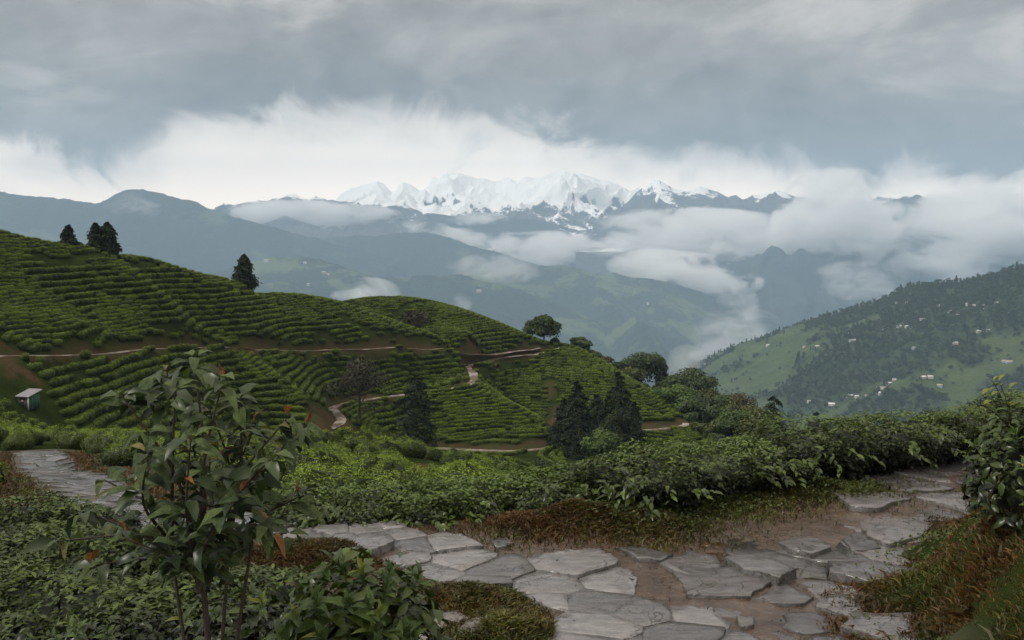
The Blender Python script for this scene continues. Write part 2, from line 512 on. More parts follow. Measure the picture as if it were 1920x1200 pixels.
def rh_build():
    us = np.linspace(1050, 2350, 300); ds = np.linspace(640, 2300, 260)
    D, U = np.meshgrid(ds, us, indexing='ij')
    X = (U - 960) / FPX * D
    Z = rh_height(X, D)
    fld = rh_color(X, D)
    m, t, out = new_mat('hamlet_hillside')
    g = t.n('ShaderNodeNewGeometry'); p = g.outputs['Position']
    at = t.n('ShaderNodeAttribute', attribute_name='field')
    n1 = t.noise(p, 1 / 30.0, 5, 0.65); n2 = t.noise(p, 1 / 6.0, 4, 0.65)
    sp = t.n('ShaderNodeMapping'); t.put(sp.inputs[0], p); sp.inputs['Scale'].default_value = (0.012, 0.012, 0.16)
    terr = t.noise(sp.outputs[0], 1.0, 4, 0.6)
    fieldc = t.mix(t.mapr(n1, 0.3, 0.7), (0.034, 0.058, 0.020), (0.074, 0.104, 0.034))
    fieldc = t.mix(t.mapr(terr, 0.4, 0.6, 0, 0.5), fieldc, (0.04, 0.054, 0.022))
    forest = t.mix(t.mapr(n2, 0.35, 0.7), (0.016, 0.026, 0.016), (0.044, 0.066, 0.030))
    col = t.mix(at.outputs['Fac'], forest, fieldc)
    principled(t, out, col, 0.9, t.bump(n2, 0.8, 4), 0.1)
    o = link('hamlet_hill', mesh_np('hamlet_hill', np.stack([X, D, Z], -1).reshape(-1, 3), grid_faces(len(ds), len(us)), m, True, {'field': fld.ravel()}))
    o['kind'] = 'structure'
rh_build()

def rh_hit(u, v):
    ds = np.linspace(700, 1800, 1200)
    X = (u - 960) / FPX * ds
    z = rh_height(X, ds)
    below = z >= vslope(v) * ds
    k = int(np.argmax(below))
    if not below[k]:
        k = int(np.argmin(np.abs(z - vslope(v) * ds)))
    return np.array([X[k], ds[k], z[k]])
# ================================================================== TEA HILL TERRAIN (surveyed heights, smooth surface through them)
Z0 = -2.6                                    # level of the paved path in front of the viewer, viewer's eye at 0
UPPER_ROAD = [(-200, 655, 52), (0, 652, 58), (150, 648, 66), (300, 645, 76), (400, 643, 84), (500, 640, 92), (620, 640, 101), (760, 640, 110), (830, 640, 115), (900, 641, 122), (1010, 643, 132)]
MID_ROAD = [(1052, 646, 134), (1040, 655, 133), (980, 668, 128), (920, 680, 123.5), (875, 686, 118), (886, 698, 113), (888, 710, 109), (868, 718, 106.5), (800, 728, 103), (700, 740, 98),
            (645, 748, 95), (622, 757, 92), (638, 780, 88), (636, 794, 85), (608, 802, 82)]
LOW_ROAD = [(760, 828, 93), (820, 831, 93), (950, 837, 92), (1010, 834, 93), (1060, 825, 95)]
EAST_ROAD = [(1195, 802, 110.2), (1240, 798, 110.5), (1275, 792, 111), (1289, 784, 112.5)]
RIDGE = [(-600, 330, 62), (-300, 385, 70), (0, 430, 79), (130, 455, 84), (200, 470, 87), (300, 492, 92), (400, 515, 98), (460, 530, 102), (560, 550, 109), (640, 563, 114)]
HUMP = [(650, 562, 130), (700, 560, 131), (760, 563, 132), (820, 570, 133), (880, 583, 134), (940, 602, 135), (1000, 628, 136), (1030, 640, 137)]
KNOLL = [(600, 812, 46), (700, 822, 45), (800, 842, 43), (900, 864, 40), (1000, 884, 37), (1040, 892, 36)]
EDGE = [(1060, 649, 134), (1100, 665, 129), (1150, 692, 124), (1200, 722, 119), (1270, 778, 112.5), (1300, 800, 109), (1380, 835, 103)]
PIX = [(0, 600, 64), (0, 520, 71.5), (200, 600, 74), (200, 540, 80), (240, 512, 82), (300, 555, 82), (345, 592, 82.5), (380, 624, 83.2), (330, 560, 89), (400, 605, 90), (450, 600, 92), (420, 560, 93), (500, 600, 96), (500, 560, 103),
       (620, 600, 105.5), (700, 615, 108), (660, 572, 112), (693, 590, 110.5), (725, 608, 109.5), (753, 628, 108.5), (690, 583, 123), (720, 596, 122), (760, 615, 122), (760, 590, 127), (830, 610, 124), (900, 620, 127), (970, 632, 130),
       (0, 768, 51), (100, 770, 55), (200, 775, 60), (300, 775, 67), (400, 780, 74), (500, 785, 79), (600, 778, 80), (300, 705, 70.5), (400, 705, 78), (200, 705, 64), (80, 705, 57),
       (455, 650, 87), (530, 705, 82.5), (570, 738, 80.5), (605, 766, 79), (600, 725, 92), (560, 690, 91), (620, 690, 98.5), (800, 690, 109.5), (760, 690, 107.5), (700, 690, 103.5), (640, 700, 99.3),
       (880, 704, 110.5), (920, 731, 106), (960, 757, 101.5), (1000, 785, 98.5), (1040, 812, 95.5), (760, 770, 98), (850, 780, 98.5), (950, 800, 97), (700, 785, 92), (640, 815, 78), (720, 830, 80),
       (820, 846, 86), (900, 856, 85), (1000, 863, 84), (1070, 860, 86),
       (915, 702, 119), (930, 722, 119), (965, 752, 116), (1000, 786, 111.5), (1000, 765, 117), (1000, 720, 121), (1000, 690, 126), (1042, 792, 109), (1050, 760, 116), (1050, 710, 121), (1050, 670, 128),
       (1150, 740, 117), (1150, 790, 110), (1210, 770, 113), (1250, 830, 105), (1180, 832, 106), (1150, 852, 103), (1330, 850, 100), (1130, 678, 141), (1190, 718, 137), (1250, 766, 130), (1060, 655, 140),
       (0, 790, 38), (75, 810, 28), (120, 890, 19), (230, 955, 13), (200, 800, 37), (300, 820, 34), (400, 830, 33), (500, 838, 35), (300, 880, 20), (400, 905, 17.5), (500, 922, 17), (0, 850, 24), (0, 930, 14), (-300, 800, 34), (-300, 900, 16),
       (650, 925, 19), (750, 922, 19.5), (850, 925, 20), (650, 868, 30), (750, 872, 30), (850, 886, 29), (950, 910, 26)]
XYZ = [(-7, 3, -2.7), (-7, 6, -2.7), (-7, 9, -2.9), (-3, 3, Z0), (0, 3, Z0), (3, 3, Z0), (7, 3, Z0), (-3, 6, Z0), (0, 6, Z0), (3, 6, Z0), (7, 6, Z0), (-1.7, 9, Z0), (0, 8, Z0), (2, 9, Z0), (4, 9, Z0), (8, 9, Z0),
       (-2.8, 9.3, -2.66), (-1.2, 9.9, -2.64), (0, 10.1, -2.64), (2, 10.7, -2.62), (4, 11.5, -2.6), (6, 12.3, -2.6), (10, 13, -2.6), (-1, 2, Z0), (-2.3, 11.0, -3.0), (-1.1, 11.2, -3.06), (0, 11.4, -3.08), (1.2, 11.7, -3.08), (2.6, 12.4, -3.1), (4.5, 13.4, -3.1), (7, 14.5, -3.1), (-1.6, 13.2, -3.65), (0, 14, -3.95), (2, 15, -4.2), (5, 17, -4.6), (10, 18, -4.8)]
UDZ = [(700, 68, -16.5), (800, 68, -18), (900, 66, -19.5), (1000, 64, -19.5), (620, 62, -13), (1300, 25, -7.5), (1300, 45, -14.5), (1300, 72, -19.5), (1700, 25, -8), (1700, 45, -16), (1700, 80, -28),
       (1700, 130, -42), (1500, 130, -35), (1500, 90, -27), (1500, 45, -15.5), (1100, 25, -7), (1100, 45, -14), (1100, 70, -19), (1250, 92, -21.5), (1120, 92, -20), (2200, 20, -6), (2200, 60, -26), (2200, 120, -46), (2600, 40, -18),
       (1250, 165, -42), (1400, 150, -37), (1400, 115, -28), (1130, 170, -33), (1450, 200, -62), (1800, 200, -72)]
def _ctrl():
    P = []
    def add(p):
        P.append(p)
    for q in UPPER_ROAD + MID_ROAD + LOW_ROAD + EAST_ROAD:
        add(pt(*q))
    for q in RIDGE + HUMP + KNOLL + EDGE + PIX:            # levels read at the tops of the tea bushes
        add(pt(*q) - np.array([0, 0, 0.55 if q[2] > 22 else 0.0]))
    for q in RIDGE + HUMP:
        p = pt(*q)
        for fm, dz in ((1.22, 9), (1.7, 48), (2.6, 130)):
            if q in RIDGE and q[0] > 500 and fm < 1.5:
                continue
            add(np.array([p[0] * fm, p[1] * fm, p[2] - dz]))
    for q in KNOLL:
        p = pt(*q) - np.array([0, 0, 0.55])
        for fm, dz in ((1.17, 2.6), (1.36, 5.6)):
            add(np.array([p[0] * fm, p[1] * fm, p[2] - dz]))
    for x, y, z in XYZ:
        add(np.array([x, y, z], float))
    for u, d, z in UDZ:
        add(np.array([(u - 960) / FPX * d, d, z]))
    for u in (-900, -200, 500, 1200, 1900, 2700):
        add(np.array([(u - 960) / FPX * 430, 430, -200]))
    return np.array(P)
CT = _ctrl()
def _key(x, y):
    return np.stack([x / y, np.log(y)], -1)
def _phi(r2):
    return 0.5 * r2 * np.log(np.maximum(r2, 1e-12))
def _fit():
    K = _key(CT[:, 0], CT[:, 1])
    # merge near-coincident control points
    keep = []
    for i in range(len(K)):
        if all(np.hypot(*(K[i] - K[j])) > 0.006 for j in keep):
            keep.append(i)
    K = K[keep]; val = (CT[keep, 2] - Z0) / CT[keep, 1]
    n = len(K)
    A = _phi(((K[:, None] - K[None]) ** 2).sum(-1)) + np.eye(n) * 3e-5
    Pm = np.concatenate([np.ones((n, 1)), K], 1)
    M = np.block([[A, Pm], [Pm.T, np.zeros((3, 3))]])
    sol = np.linalg.solve(M, np.concatenate([val, np.zeros(3)]))
    return K, sol[:n], sol[n:]
RK, RW, RP = _fit()
def base_h(x, y):
    x = np.asarray(x, float); y = np.maximum(np.asarray(y, float), 1.0)
    sh = x.shape
    q = _key(x.ravel(), y.ravel())
    out = np.empty(len(q))
    for a in range(0, len(q), 20000):
        b = q[a:a + 20000]
        r2 = ((b[:, None, :] - RK[None]) ** 2).sum(-1)
        out[a:a + 20000] = _phi(r2) @ RW + RP[0] + b @ RP[1:]
    near = smooth(2.0, 5.0, y.ravel())
    return (out * near * y.ravel() + Z0).reshape(sh)

def densify(P, step):
    P = np.asarray(P, float); out = [P[0]]
    # Catmull-Rom through the points
    n = len(P)
    for i in range(n - 1):
        p0, p1, p2, p3 = P[max(i - 1, 0)], P[i], P[i + 1], P[min(i + 2, n - 1)]
        k = max(2, int(np.linalg.norm(p2 - p1) / step))
        for t in np.linspace(0, 1, k + 1)[1:]:
            out.append(0.5 * ((2 * p1) + (-p0 + p2) * t + (2 * p0 - 5 * p1 + 4 * p2 - p3) * t * t + (-p0 + 3 * p1 - 3 * p2 + p3) * t ** 3))
    return np.array(out)

def poly_dist(X, Y, P):
    """distance in plan to polyline P (n,3) and the height of P at the nearest point"""
    best = np.full(X.shape, 1e9); bz = np.zeros(X.shape)
    x0, y0 = P[:, 0].min() - 12, P[:, 1].min() - 12
    x1, y1 = P[:, 0].max() + 12, P[:, 1].max() + 12
    sel = (X > x0) & (X < x1) & (Y > y0) & (Y < y1)
    xs, ys = X[sel], Y[sel]
    bb = np.full(xs.shape, 1e9); zz = np.zeros(xs.shape)
    for a, b in zip(P[:-1], P[1:]):
        ab = b[:2] - a[:2]; L = ab @ ab + 1e-9
        t = np.clip(((xs - a[0]) * ab[0] + (ys - a[1]) * ab[1]) / L, 0, 1)
        d = np.hypot(xs - a[0] - t * ab[0], ys - a[1] - t * ab[1])
        m = d < bb
        bb[m] = d[m]; zz[m] = (a[2] + t * (b[2] - a[2]))[m]
    best[sel] = bb; bz[sel] = zz
    return best, bz

def road_poly(pix, sink):
    P = np.array([pt(*q) for q in pix])
    P = densify(P, 2.0)
    P[:, 2] = base_h(P[:, 0], P[:, 1]) - sink
    k = 9
    zp = np.convolve(np.pad(P[:, 2], k // 2, 'edge'), np.ones(k) / k, 'valid')
    P[:, 2] = zp
    return P
ROADS = [(road_poly(UPPER_ROAD, 0.30), 0.60, 0.3), (road_poly(MID_ROAD, 0.25), 0.65, 0.3), (road_poly(LOW_ROAD, 0.5), 0.70, 1.0), (road_poly(EAST_ROAD, 0.45), 0.70, 0.9)]

# paved path in plan (x, y) with half width
PATH_MAIN = np.array([pt(1240, 1290, 5.85), pt(1225, 1200, 6.45), pt(1130, 1090, 7.72), pt(900, 1035, 8.5), pt(700, 1012, 8.95), pt(560, 1006, 9.1), pt(400, 1004, 9.3), pt(240, 952, 13), pt(160, 915, 16), pt(118, 885, 19), pt(95, 850, 23), pt(72, 806, 29)])
PATH_EAST = np.array([pt(1330, 1130, 7.3), pt(1440, 1060, 8.1), pt(1560, 1000, 9.06), pt(1690, 945, 10.1), pt(1800, 905, 11.0), pt(1900, 872, 11.8), pt(2050, 840, 12.9)])
PATH_MAIN = densify(PATH_MAIN, 0.4); PATH_EAST = densify(PATH_EAST, 0.4)
BANK_FOOT = np.array([[1.85, 4.5], [2.2, 6.45], [2.55, 7.6], [2.88, 8.2], [3.3, 8.6], [3.97, 9.35], [5.1, 10.6], [7.5, 12.2]])
def bank_side(X, Y):
    """signed distance to the foot of the grassy bank, positive on the bank"""
    best = np.full(X.shape, 1e9); sg = np.ones(X.shape)
    for a, b in zip(BANK_FOOT[:-1], BANK_FOOT[1:]):
        ab = b - a; L = ab @ ab
        t = np.clip(((X - a[0]) * ab[0] + (Y - a[1]) * ab[1]) / L, 0, 1)
        d = np.hypot(X - a[0] - t * ab[0], Y - a[1] - t * ab[1])
        s = -np.sign(ab[0] * (Y - a[1]) - ab[1] * (X - a[0]))
        m = d < best
        best[m] = d[m]; sg[m] = s[m]
    return best * sg
MOUNDS = [(0.42, 9.0, 0.60, 0.26, 0.15), (1.12, 9.05, 0.48, 0.30, 0.13), (-0.34, 7.05, 0.40, 0.30, 0.12), (-1.6, 8.1, 0.7, 0.28, 0.12), (-0.02, 6.45, 0.34, 0.34, 0.10), (1.5, 9.8, 0.9, 0.35, 0.10), (2.6, 10.3, 1.0, 0.35, 0.14)]

def near_detail(X, Y):
    """relief of the ground round the viewer: bank, grassy mounds, muddy hollows"""
    z = np.zeros(X.shape)
    m = (Y < 32)
    x, y = X[m], Y[m]
    bs = bank_side(x, y)
    e = smooth(0, 1.25, bs) * np.clip(bs, 0, 2.2) * 0.74
    e = np.minimum(e, 0.95 + 0.1 * bs) + smooth(0, 0.6, bs) * (0.20 * fbm(x * 1.5, y * 1.5, 7, 4) + 0.05 * fbm(x * 6, y * 6, 9, 3) + 0.04)
    q = e * smooth(13.5, 11.0, y)
    for cx, cy, rx, ry, h in MOUNDS:
        r = ((x - cx) / rx) ** 2 + ((y - cy) / ry) ** 2
        q = q + h * np.exp(-r * 1.3) * (1 + 0.5 * fbm(x * 4, y * 4, 3, 3))
    flat = smooth(0.1, -0.2, bs)
    q = q + 0.045 * fbm(x * 1.1, y * 1.6, 2, 5, 0.55) * smooth(3, 6, y) * (0.4 + 0.6 * flat * smooth(0.6, 1.6, x))
    z[m] = q
    return z

def terrain_h(X, Y, parts=False):
    X = np.asarray(X, float); Y = np.asarray(Y, float)
    Zb = base_h(X, Y)
    Zb = Zb + smooth(14, 40, Y) * 0.35 * fbm(X / 7.0, Y / 7.0, 12, 4) * smooth(150, 120, Y)
    Z = Zb + near_detail(X, Y)
    soil = np.zeros(X.shape); roadm = np.full(X.shape, 1e9)
    for P, w, bank in (ROADS if Y.size and Y.max() > 45 else []):
        d, rz = poly_dist(X, Y, P)
        up = smooth(-0.1, 0.4, Zb - rz)                      # uphill side carries the cut bank
        bw = 0.3 + bank * 0.55 * up
        t = smooth(w, 1.0, 1.0) * 0
        t = np.clip((d - w) / bw, 0, 1)
        t = t ** (0.6 * up + 1.2 * (1 - up))
        near = d < w + bw
        rise = 0.55 * bank * up * smooth(0.0, 0.6, t) * smooth(1.0, 0.999, t) * 0
        Z = np.where(near, rz + (Z - rz) * t + rise, Z)
        nn = 0.35 * fbm(X / 2.1, Y / 2.1, 33, 3)
        soil = np.maximum(soil, smooth(w + bw - 0.05 + nn, w + bw - 0.45 + nn, d))
        roadm = np.minimum(roadm, d)
    return (Z, soil, roadm) if parts else Z

# visibility helper and ray hits -------------------------------------------------
def hit(u, v, dmin=3.0, dmax=420.0):
    ds = np.exp(np.linspace(math.log(dmin), math.log(dmax), 1500))
    X = (u - 960) / FPX * ds * 1.0
    yy = ds
    z = terrain_h(X, yy)
    b = z >= vslope(v) * ds
    k = int(np.argmax(b))
    if not b[k]:
        k = int(np.argmin(np.abs(z - vslope(v) * ds) / ds))
    return np.array([X[k], ds[k], z[k]])

def ground_at(x, y):
    return float(terrain_h(np.array([x]), np.array([y]))[0])

def hill_material():
    m, t, out = new_mat('tea_hill_ground')
    g = t.n('ShaderNodeNewGeometry'); p = g.outputs['Position']
    so = t.n('ShaderNodeAttribute', attribute_name='soil').outputs['Fac']
    mo = t.n('ShaderNodeAttribute', attribute_name='moss').outputs['Fac']
    n1 = t.noise(p, 0.8, 6, 0.65); n2 = t.noise(p, 9.0, 5, 0.7); n3 = t.noise(p, 60.0, 3, 0.6)
    under = t.mix(t.mapr(n1, 0.35, 0.65), (0.012, 0.018, 0.006), (0.026, 0.038, 0.010))
    earth = t.mix(t.mapr(n2, 0.3, 0.7), (0.030, 0.019, 0.011), (0.085, 0.054, 0.033))
    earth = t.mix(t.mapr(n1, 0.42, 0.62, 0, 0.85), earth, (0.034, 0.040, 0.014))
    col = t.mix(so, under, earth)
    mud = t.mix(t.mapr(n2, 0.35, 0.7), (0.024, 0.012, 0.006), (0.078, 0.044, 0.026))
    mud = t.mix(t.mapr(n3, 0.45, 0.7, 0, 0.35), mud, (0.085, 0.068, 0.055))
    col = t.mix(mo, col, mud)
    wet = t.mapr(n1, 0.45, 0.65, 0.05, 0.34)
    rough = t.math('ADD', t.math('MULTIPLY', mo, wet), t.math('MULTIPLY', t.math('SUBTRACT', 1.0, mo), 0.9))
    h = t.math('ADD', n2, t.math('MULTIPLY', n3, 0.3))
    principled(t, out, col, rough, t.bump(h, 0.6, 0.03), t.math('MULTIPLY', mo, 0.8))
    return m

def build_hill():
    da = 0.0068
    a = np.arange(-0.86, 0.86, da); l = np.arange(math.log(2.2), math.log(430), da)
    L, A = np.meshgrid(l, a, indexing='ij')
    Y = np.exp(L); X = A * Y
    Z, soil, roadm = terrain_h(X, Y, True)
    global HG
    HG = (a, l, np.maximum.accumulate(Z / Y, axis=0))
    # bare gullies and worn patches
    for u0, v0, u1, v1, w in GULLIES:
        P = np.array([hit(u0 + (u1 - u0) * k, v0 + (v1 - v0) * k, 20) for k in np.linspace(0, 1, 6)])
        d, _ = poly_dist(X, Y, P)
        soil = np.maximum(soil, smooth(w * 1.3, w * 0.5, d + 0.5 * fbm(X / 2, Y / 2, 5, 3)))
    hy = np.interp(X / Y, [-0.21, -0.1, 0.0, 0.1, 0.26, 0.35, 0.5], [9.9, 9.9, 10.0, 10.2, 10.9, 11.6, 12.2])
    mud = smooth(0.5, 0.0, Y - hy) * (1 - smooth(0.0, 0.35, bank_side(X, Y) + 0.2 * fbm(X * 3, Y * 3, 8, 3)))
    dpm, _ = poly_dist(X, Y, PATH_MAIN)
    mud = np.maximum(mud, smooth(2.0, 1.2, dpm) * (Y < 34))
    o = link('hillside_ground', mesh_np('hillside_ground', np.stack([X, Y, Z], -1).reshape(-1, 3), grid_faces(len(l), len(a)), hill_material(), True,
                                       {'soil': soil.ravel(), 'moss': mud.ravel()}))
    o['kind'] = 'structure'
    return soil
GULLIES = [(1030, 712, 1036, 760, 0.22), (1038, 765, 1048, 800, 0.45), (1035, 790, 1050, 815, 0.6), (640, 790, 612, 802, 1.6), (788, 870, 800, 905, 0.5), (0, 655, 8, 700, 0.5), (30, 690, 60, 715, 0.35), (600, 780, 640, 800, 1.2)]
SOIL_GRID = build_hill()
def bilin(a, l, G, X, Y):
    i = np.clip((np.log(Y) - l[0]) / (l[1] - l[0]), 0, len(l) - 1.001); j = np.clip((X / Y - a[0]) / (a[1] - a[0]), 0, len(a) - 1.001)
    i0, j0 = i.astype(int), j.astype(int); fi, fj = i - i0, j - j0
    return (G[i0, j0] * (1 - fi) + G[i0 + 1, j0] * fi) * (1 - fj) + (G[i0, j0 + 1] * (1 - fi) + G[i0 + 1, j0 + 1] * fi) * fj
def in_sight(X, Y, Ztop, margin=0.004):
    a, l, G = HG
    return Ztop / Y >= bilin(a, l, G, X, Y * 0.985) - margin

def road_strip(P, w, name, seed):
    T = np.gradient(P[:, :2], axis=0); T /= np.linalg.norm(T, axis=1)[:, None] + 1e-9
    N = np.stack([-T[:, 1], T[:, 0]], 1)
    cols = np.linspace(-1, 1, 7)
    V = []
    for i, p in enumerate(P):
        ww = w * (1 + 0.25 * float(fbm(np.array([i * 0.31]), np.array([0.5]), seed, 3)[0]))
        for c in cols:
            ww2 = ww * (1 + 0.35 * float(vnoise(np.array([i * 1.7]), np.array([c * 3.0]), seed + 5)[0] - 0.5))
            V.append((p[0] + N[i, 0] * c * ww2, p[1] + N[i, 1] * c * ww2, p[2] + 0.03 + 0.035 * (1 - abs(c) * 2 if abs(c) < .5 else 0)))
    return link(name, mesh_np(name, np.array(V), grid_faces(len(P), 7), M_road, True))

def road_material():
    m, t, out = new_mat('wet_stony_road')
    g = t.n('ShaderNodeNewGeometry'); p = g.outputs['Position']
    n = t.noise(p, 0.6, 5, 0.6); n2 = t.noise(p, 5.0, 4, 0.7)
    col = t.mix(t.mapr(n, 0.47, 0.62), (0.070, 0.042, 0.026), (0.34, 0.31, 0.285))
    col = t.mix(t.mapr(n2, 0.4, 0.7, 0, 0.5), col, (0.16, 0.12, 0.09))
    principled(t, out, col, t.mapr(n, 0.4, 0.6, 0.75, 0.28), t.bump(n2, 0.5, 0.05), 0.5)
    return m
M_road = road_material()
for i, (P, w, bank) in enumerate(ROADS):
    o = road_strip(P, w * 0.72, 'estate_road', 200 + i)
    o['kind'] = 'structure'
# ================================================================== FOLIAGE BUILDING BLOCKS
def rot_frames(n, rng, up_bias=None):
    """random unit vectors"""
    v = rng.normal(size=(n, 3))
    return v / np.linalg.norm(v, axis=1)[:, None]

def norm(v):
    return v / (np.linalg.norm(v, axis=-1, keepdims=True) + 1e-9)

def leaves_kite(P, N, L, rng, width=0.42, fold=0.18, droop=0.0, tdir=None):
    """one folded quad per leaf. P base points, N leaf normals, L lengths -> verts, faces"""
    n = len(P)
    r = rot_frames(n, rng) if tdir is None else tdir
    T = norm(r - (r * N).sum(1, keepdims=True) * N)
    B = np.cross(N, T)
    L = L[:, None]
    mid = P + T * L * 0.5
    tip = P + T * L + N * (-droop) * L
    a = mid + B * L * width * 0.5 + N * L * fold * 0.5
    b = mid - B * L * width * 0.5 + N * L * fold * 0.5
    V = np.stack([P, a, tip, b], 1).reshape(-1, 3)
    F = np.arange(n * 4).reshape(n, 4)
    return V, F

def leaves_fine(P, N, L, rng, width=0.42, fold=0.14, droop=0.25, tdir=None):
    """six-vertex leaf with a midrib fold and a bent tip: 4 quads-ish as quads (2 per side)"""
    n = len(P)
    r = rot_frames(n, rng) if tdir is None else tdir
    T = norm(r - (r * N).sum(1, keepdims=True) * N)
    B = np.cross(N, T)
    Lc = L[:, None]
    w = Lc * width * 0.5
    c0 = P
    c1 = P + T * Lc * 0.33 + N * Lc * 0.03
    c2 = P + T * Lc * 0.70 - N * Lc * droop * 0.35
    tip = P + T * Lc * 0.97 - N * Lc * droop
    up = N * Lc * fold * 0.5
    l1, r1 = c1 + B * w + up, c1 - B * w + up
    l2, r2 = c2 + B * w * 0.80 + up, c2 - B * w * 0.80 + up
    V = np.stack([c0, c1, c2, tip, l1, l2, r1, r2], 1).reshape(-1, 3)
    k = np.arange(n)[:, None] * 8
    q = np.array([[0, 1, 4, 4], [1, 2, 5, 4], [2, 3, 5, 5], [0, 6, 1, 1], [1, 6, 7, 2], [2, 7, 3, 3]])
    tri = np.array([[0, 1, 4], [1, 2, 5], [1, 5, 4], [2, 3, 5], [0, 6, 1], [1, 6, 7], [1, 7, 2], [2, 7, 3]])
    F = (k[:, :, None] + tri[None]).reshape(-1, 3)
    return V, F

def dome_points(n, rng, rx, ry, h, flat=0.55, low=0.12, waist=1.0):
    """points and normals over a clipped tea-bush shape"""
    th = rng.uniform(0, 2 * np.pi, n)
    cz = rng.uniform(low, 1, n) ** 0.85
    rr = (1 - cz ** 3.2) ** 0.42 * (waist + (1 - waist) * np.clip(cz * 1.5, 0, 1))
    x, y = rx * rr * np.cos(th), ry * rr * np.sin(th)
    z = h * cz
    N = norm(np.stack([x / rx ** 2, y / ry ** 2, (cz ** 2.4) * 1.9 / h], 1))
    return np.stack([x, y, z], 1), N

def bush_mesh(name, mats, seed, rx=0.62, ry=0.56, h=0.72, nleaf=220, leaf=0.15, core=(12, 6), lump=0.10, fine=False, tone_lo=0.0, waist=1.0):
    rng = np.random.default_rng(seed)
    # core
    nt, nz = core
    th = np.linspace(0, 2 * np.pi, nt, endpoint=False); cz = np.linspace(0.0, 1, nz)
    TH, CZ = np.meshgrid(th, cz, indexing='ij')
    rr = (1 - CZ ** 3.2) ** 0.42 * (waist + (1 - waist) * np.clip(CZ * 1.5, 0, 1))
    lum = 1 + lump * 1.5 * fbm(np.cos(TH) * 1.7 + seed, np.sin(TH) * 1.7 + CZ * 2, seed, 3)
    ck = 0.80 if nleaf > 3000 else 0.90
    X, Y, Z = rx * ck * rr * np.cos(TH) * lum, ry * ck * rr * np.sin(TH) * lum, h * (ck + 0.02) * CZ * lum
    V0 = np.stack([X, Y, Z], -1).reshape(-1, 3)
    i = np.arange(nt * nz).reshape(nt, nz)
    j = np.roll(i, -1, 0)
    F0 = np.stack([i[:, :-1], j[:, :-1], j[:, 1:], i[:, 1:]], -1).reshape(-1, 4)
    # leaves
    P, N = dome_points(nleaf, rng, rx, ry, h, waist=waist)
    lum = 1 + lump * 1.5 * fbm(P[:, 0] / rx * 1.7 + seed, P[:, 1] / ry * 1.7 + P[:, 2] / h * 2, seed, 3) + rng.normal(0, 0.035, nleaf)
    P = P * lum[:, None]
    Nl = norm(N * 0.75 + np.array([0, 0, 0.85]) + rot_frames(nleaf, rng) * 0.7)
    L = leaf * rng.uniform(0.6, 1.3, nleaf)
    if fine:
        V1, F1 = leaves_fine(P, Nl, L, rng)
        per = 8
        F0 = np.concatenate([F0[:, [0, 1, 2]], F0[:, [0, 2, 3]]])
    else:
        V1, F1 = leaves_kite(P, Nl, L, rng)
        per = 4
    tone = np.clip(tone_lo + 0.08 + 0.80 * np.clip(P[:, 2] / h, 0, 1.1) ** 3 * rng.uniform(0.4, 1.2, nleaf) + rng.normal(0, 0.09, nleaf), 0, 1)  # pale young leaves on top; shade of sides and foot put into the tone
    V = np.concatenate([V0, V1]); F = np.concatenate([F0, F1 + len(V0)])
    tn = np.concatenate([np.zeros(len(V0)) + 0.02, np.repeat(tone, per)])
    return mesh_np(name, V, F, None, False, {'tone': tn}, mats=[mats])

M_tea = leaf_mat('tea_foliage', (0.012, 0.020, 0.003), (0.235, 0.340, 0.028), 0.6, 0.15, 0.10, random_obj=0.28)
M_tea_near = leaf_mat('tea_leaf_near', (0.011, 0.020, 0.003), (0.185, 0.270, 0.024), 0.5, 0.2, 0.18, random_obj=0.15)

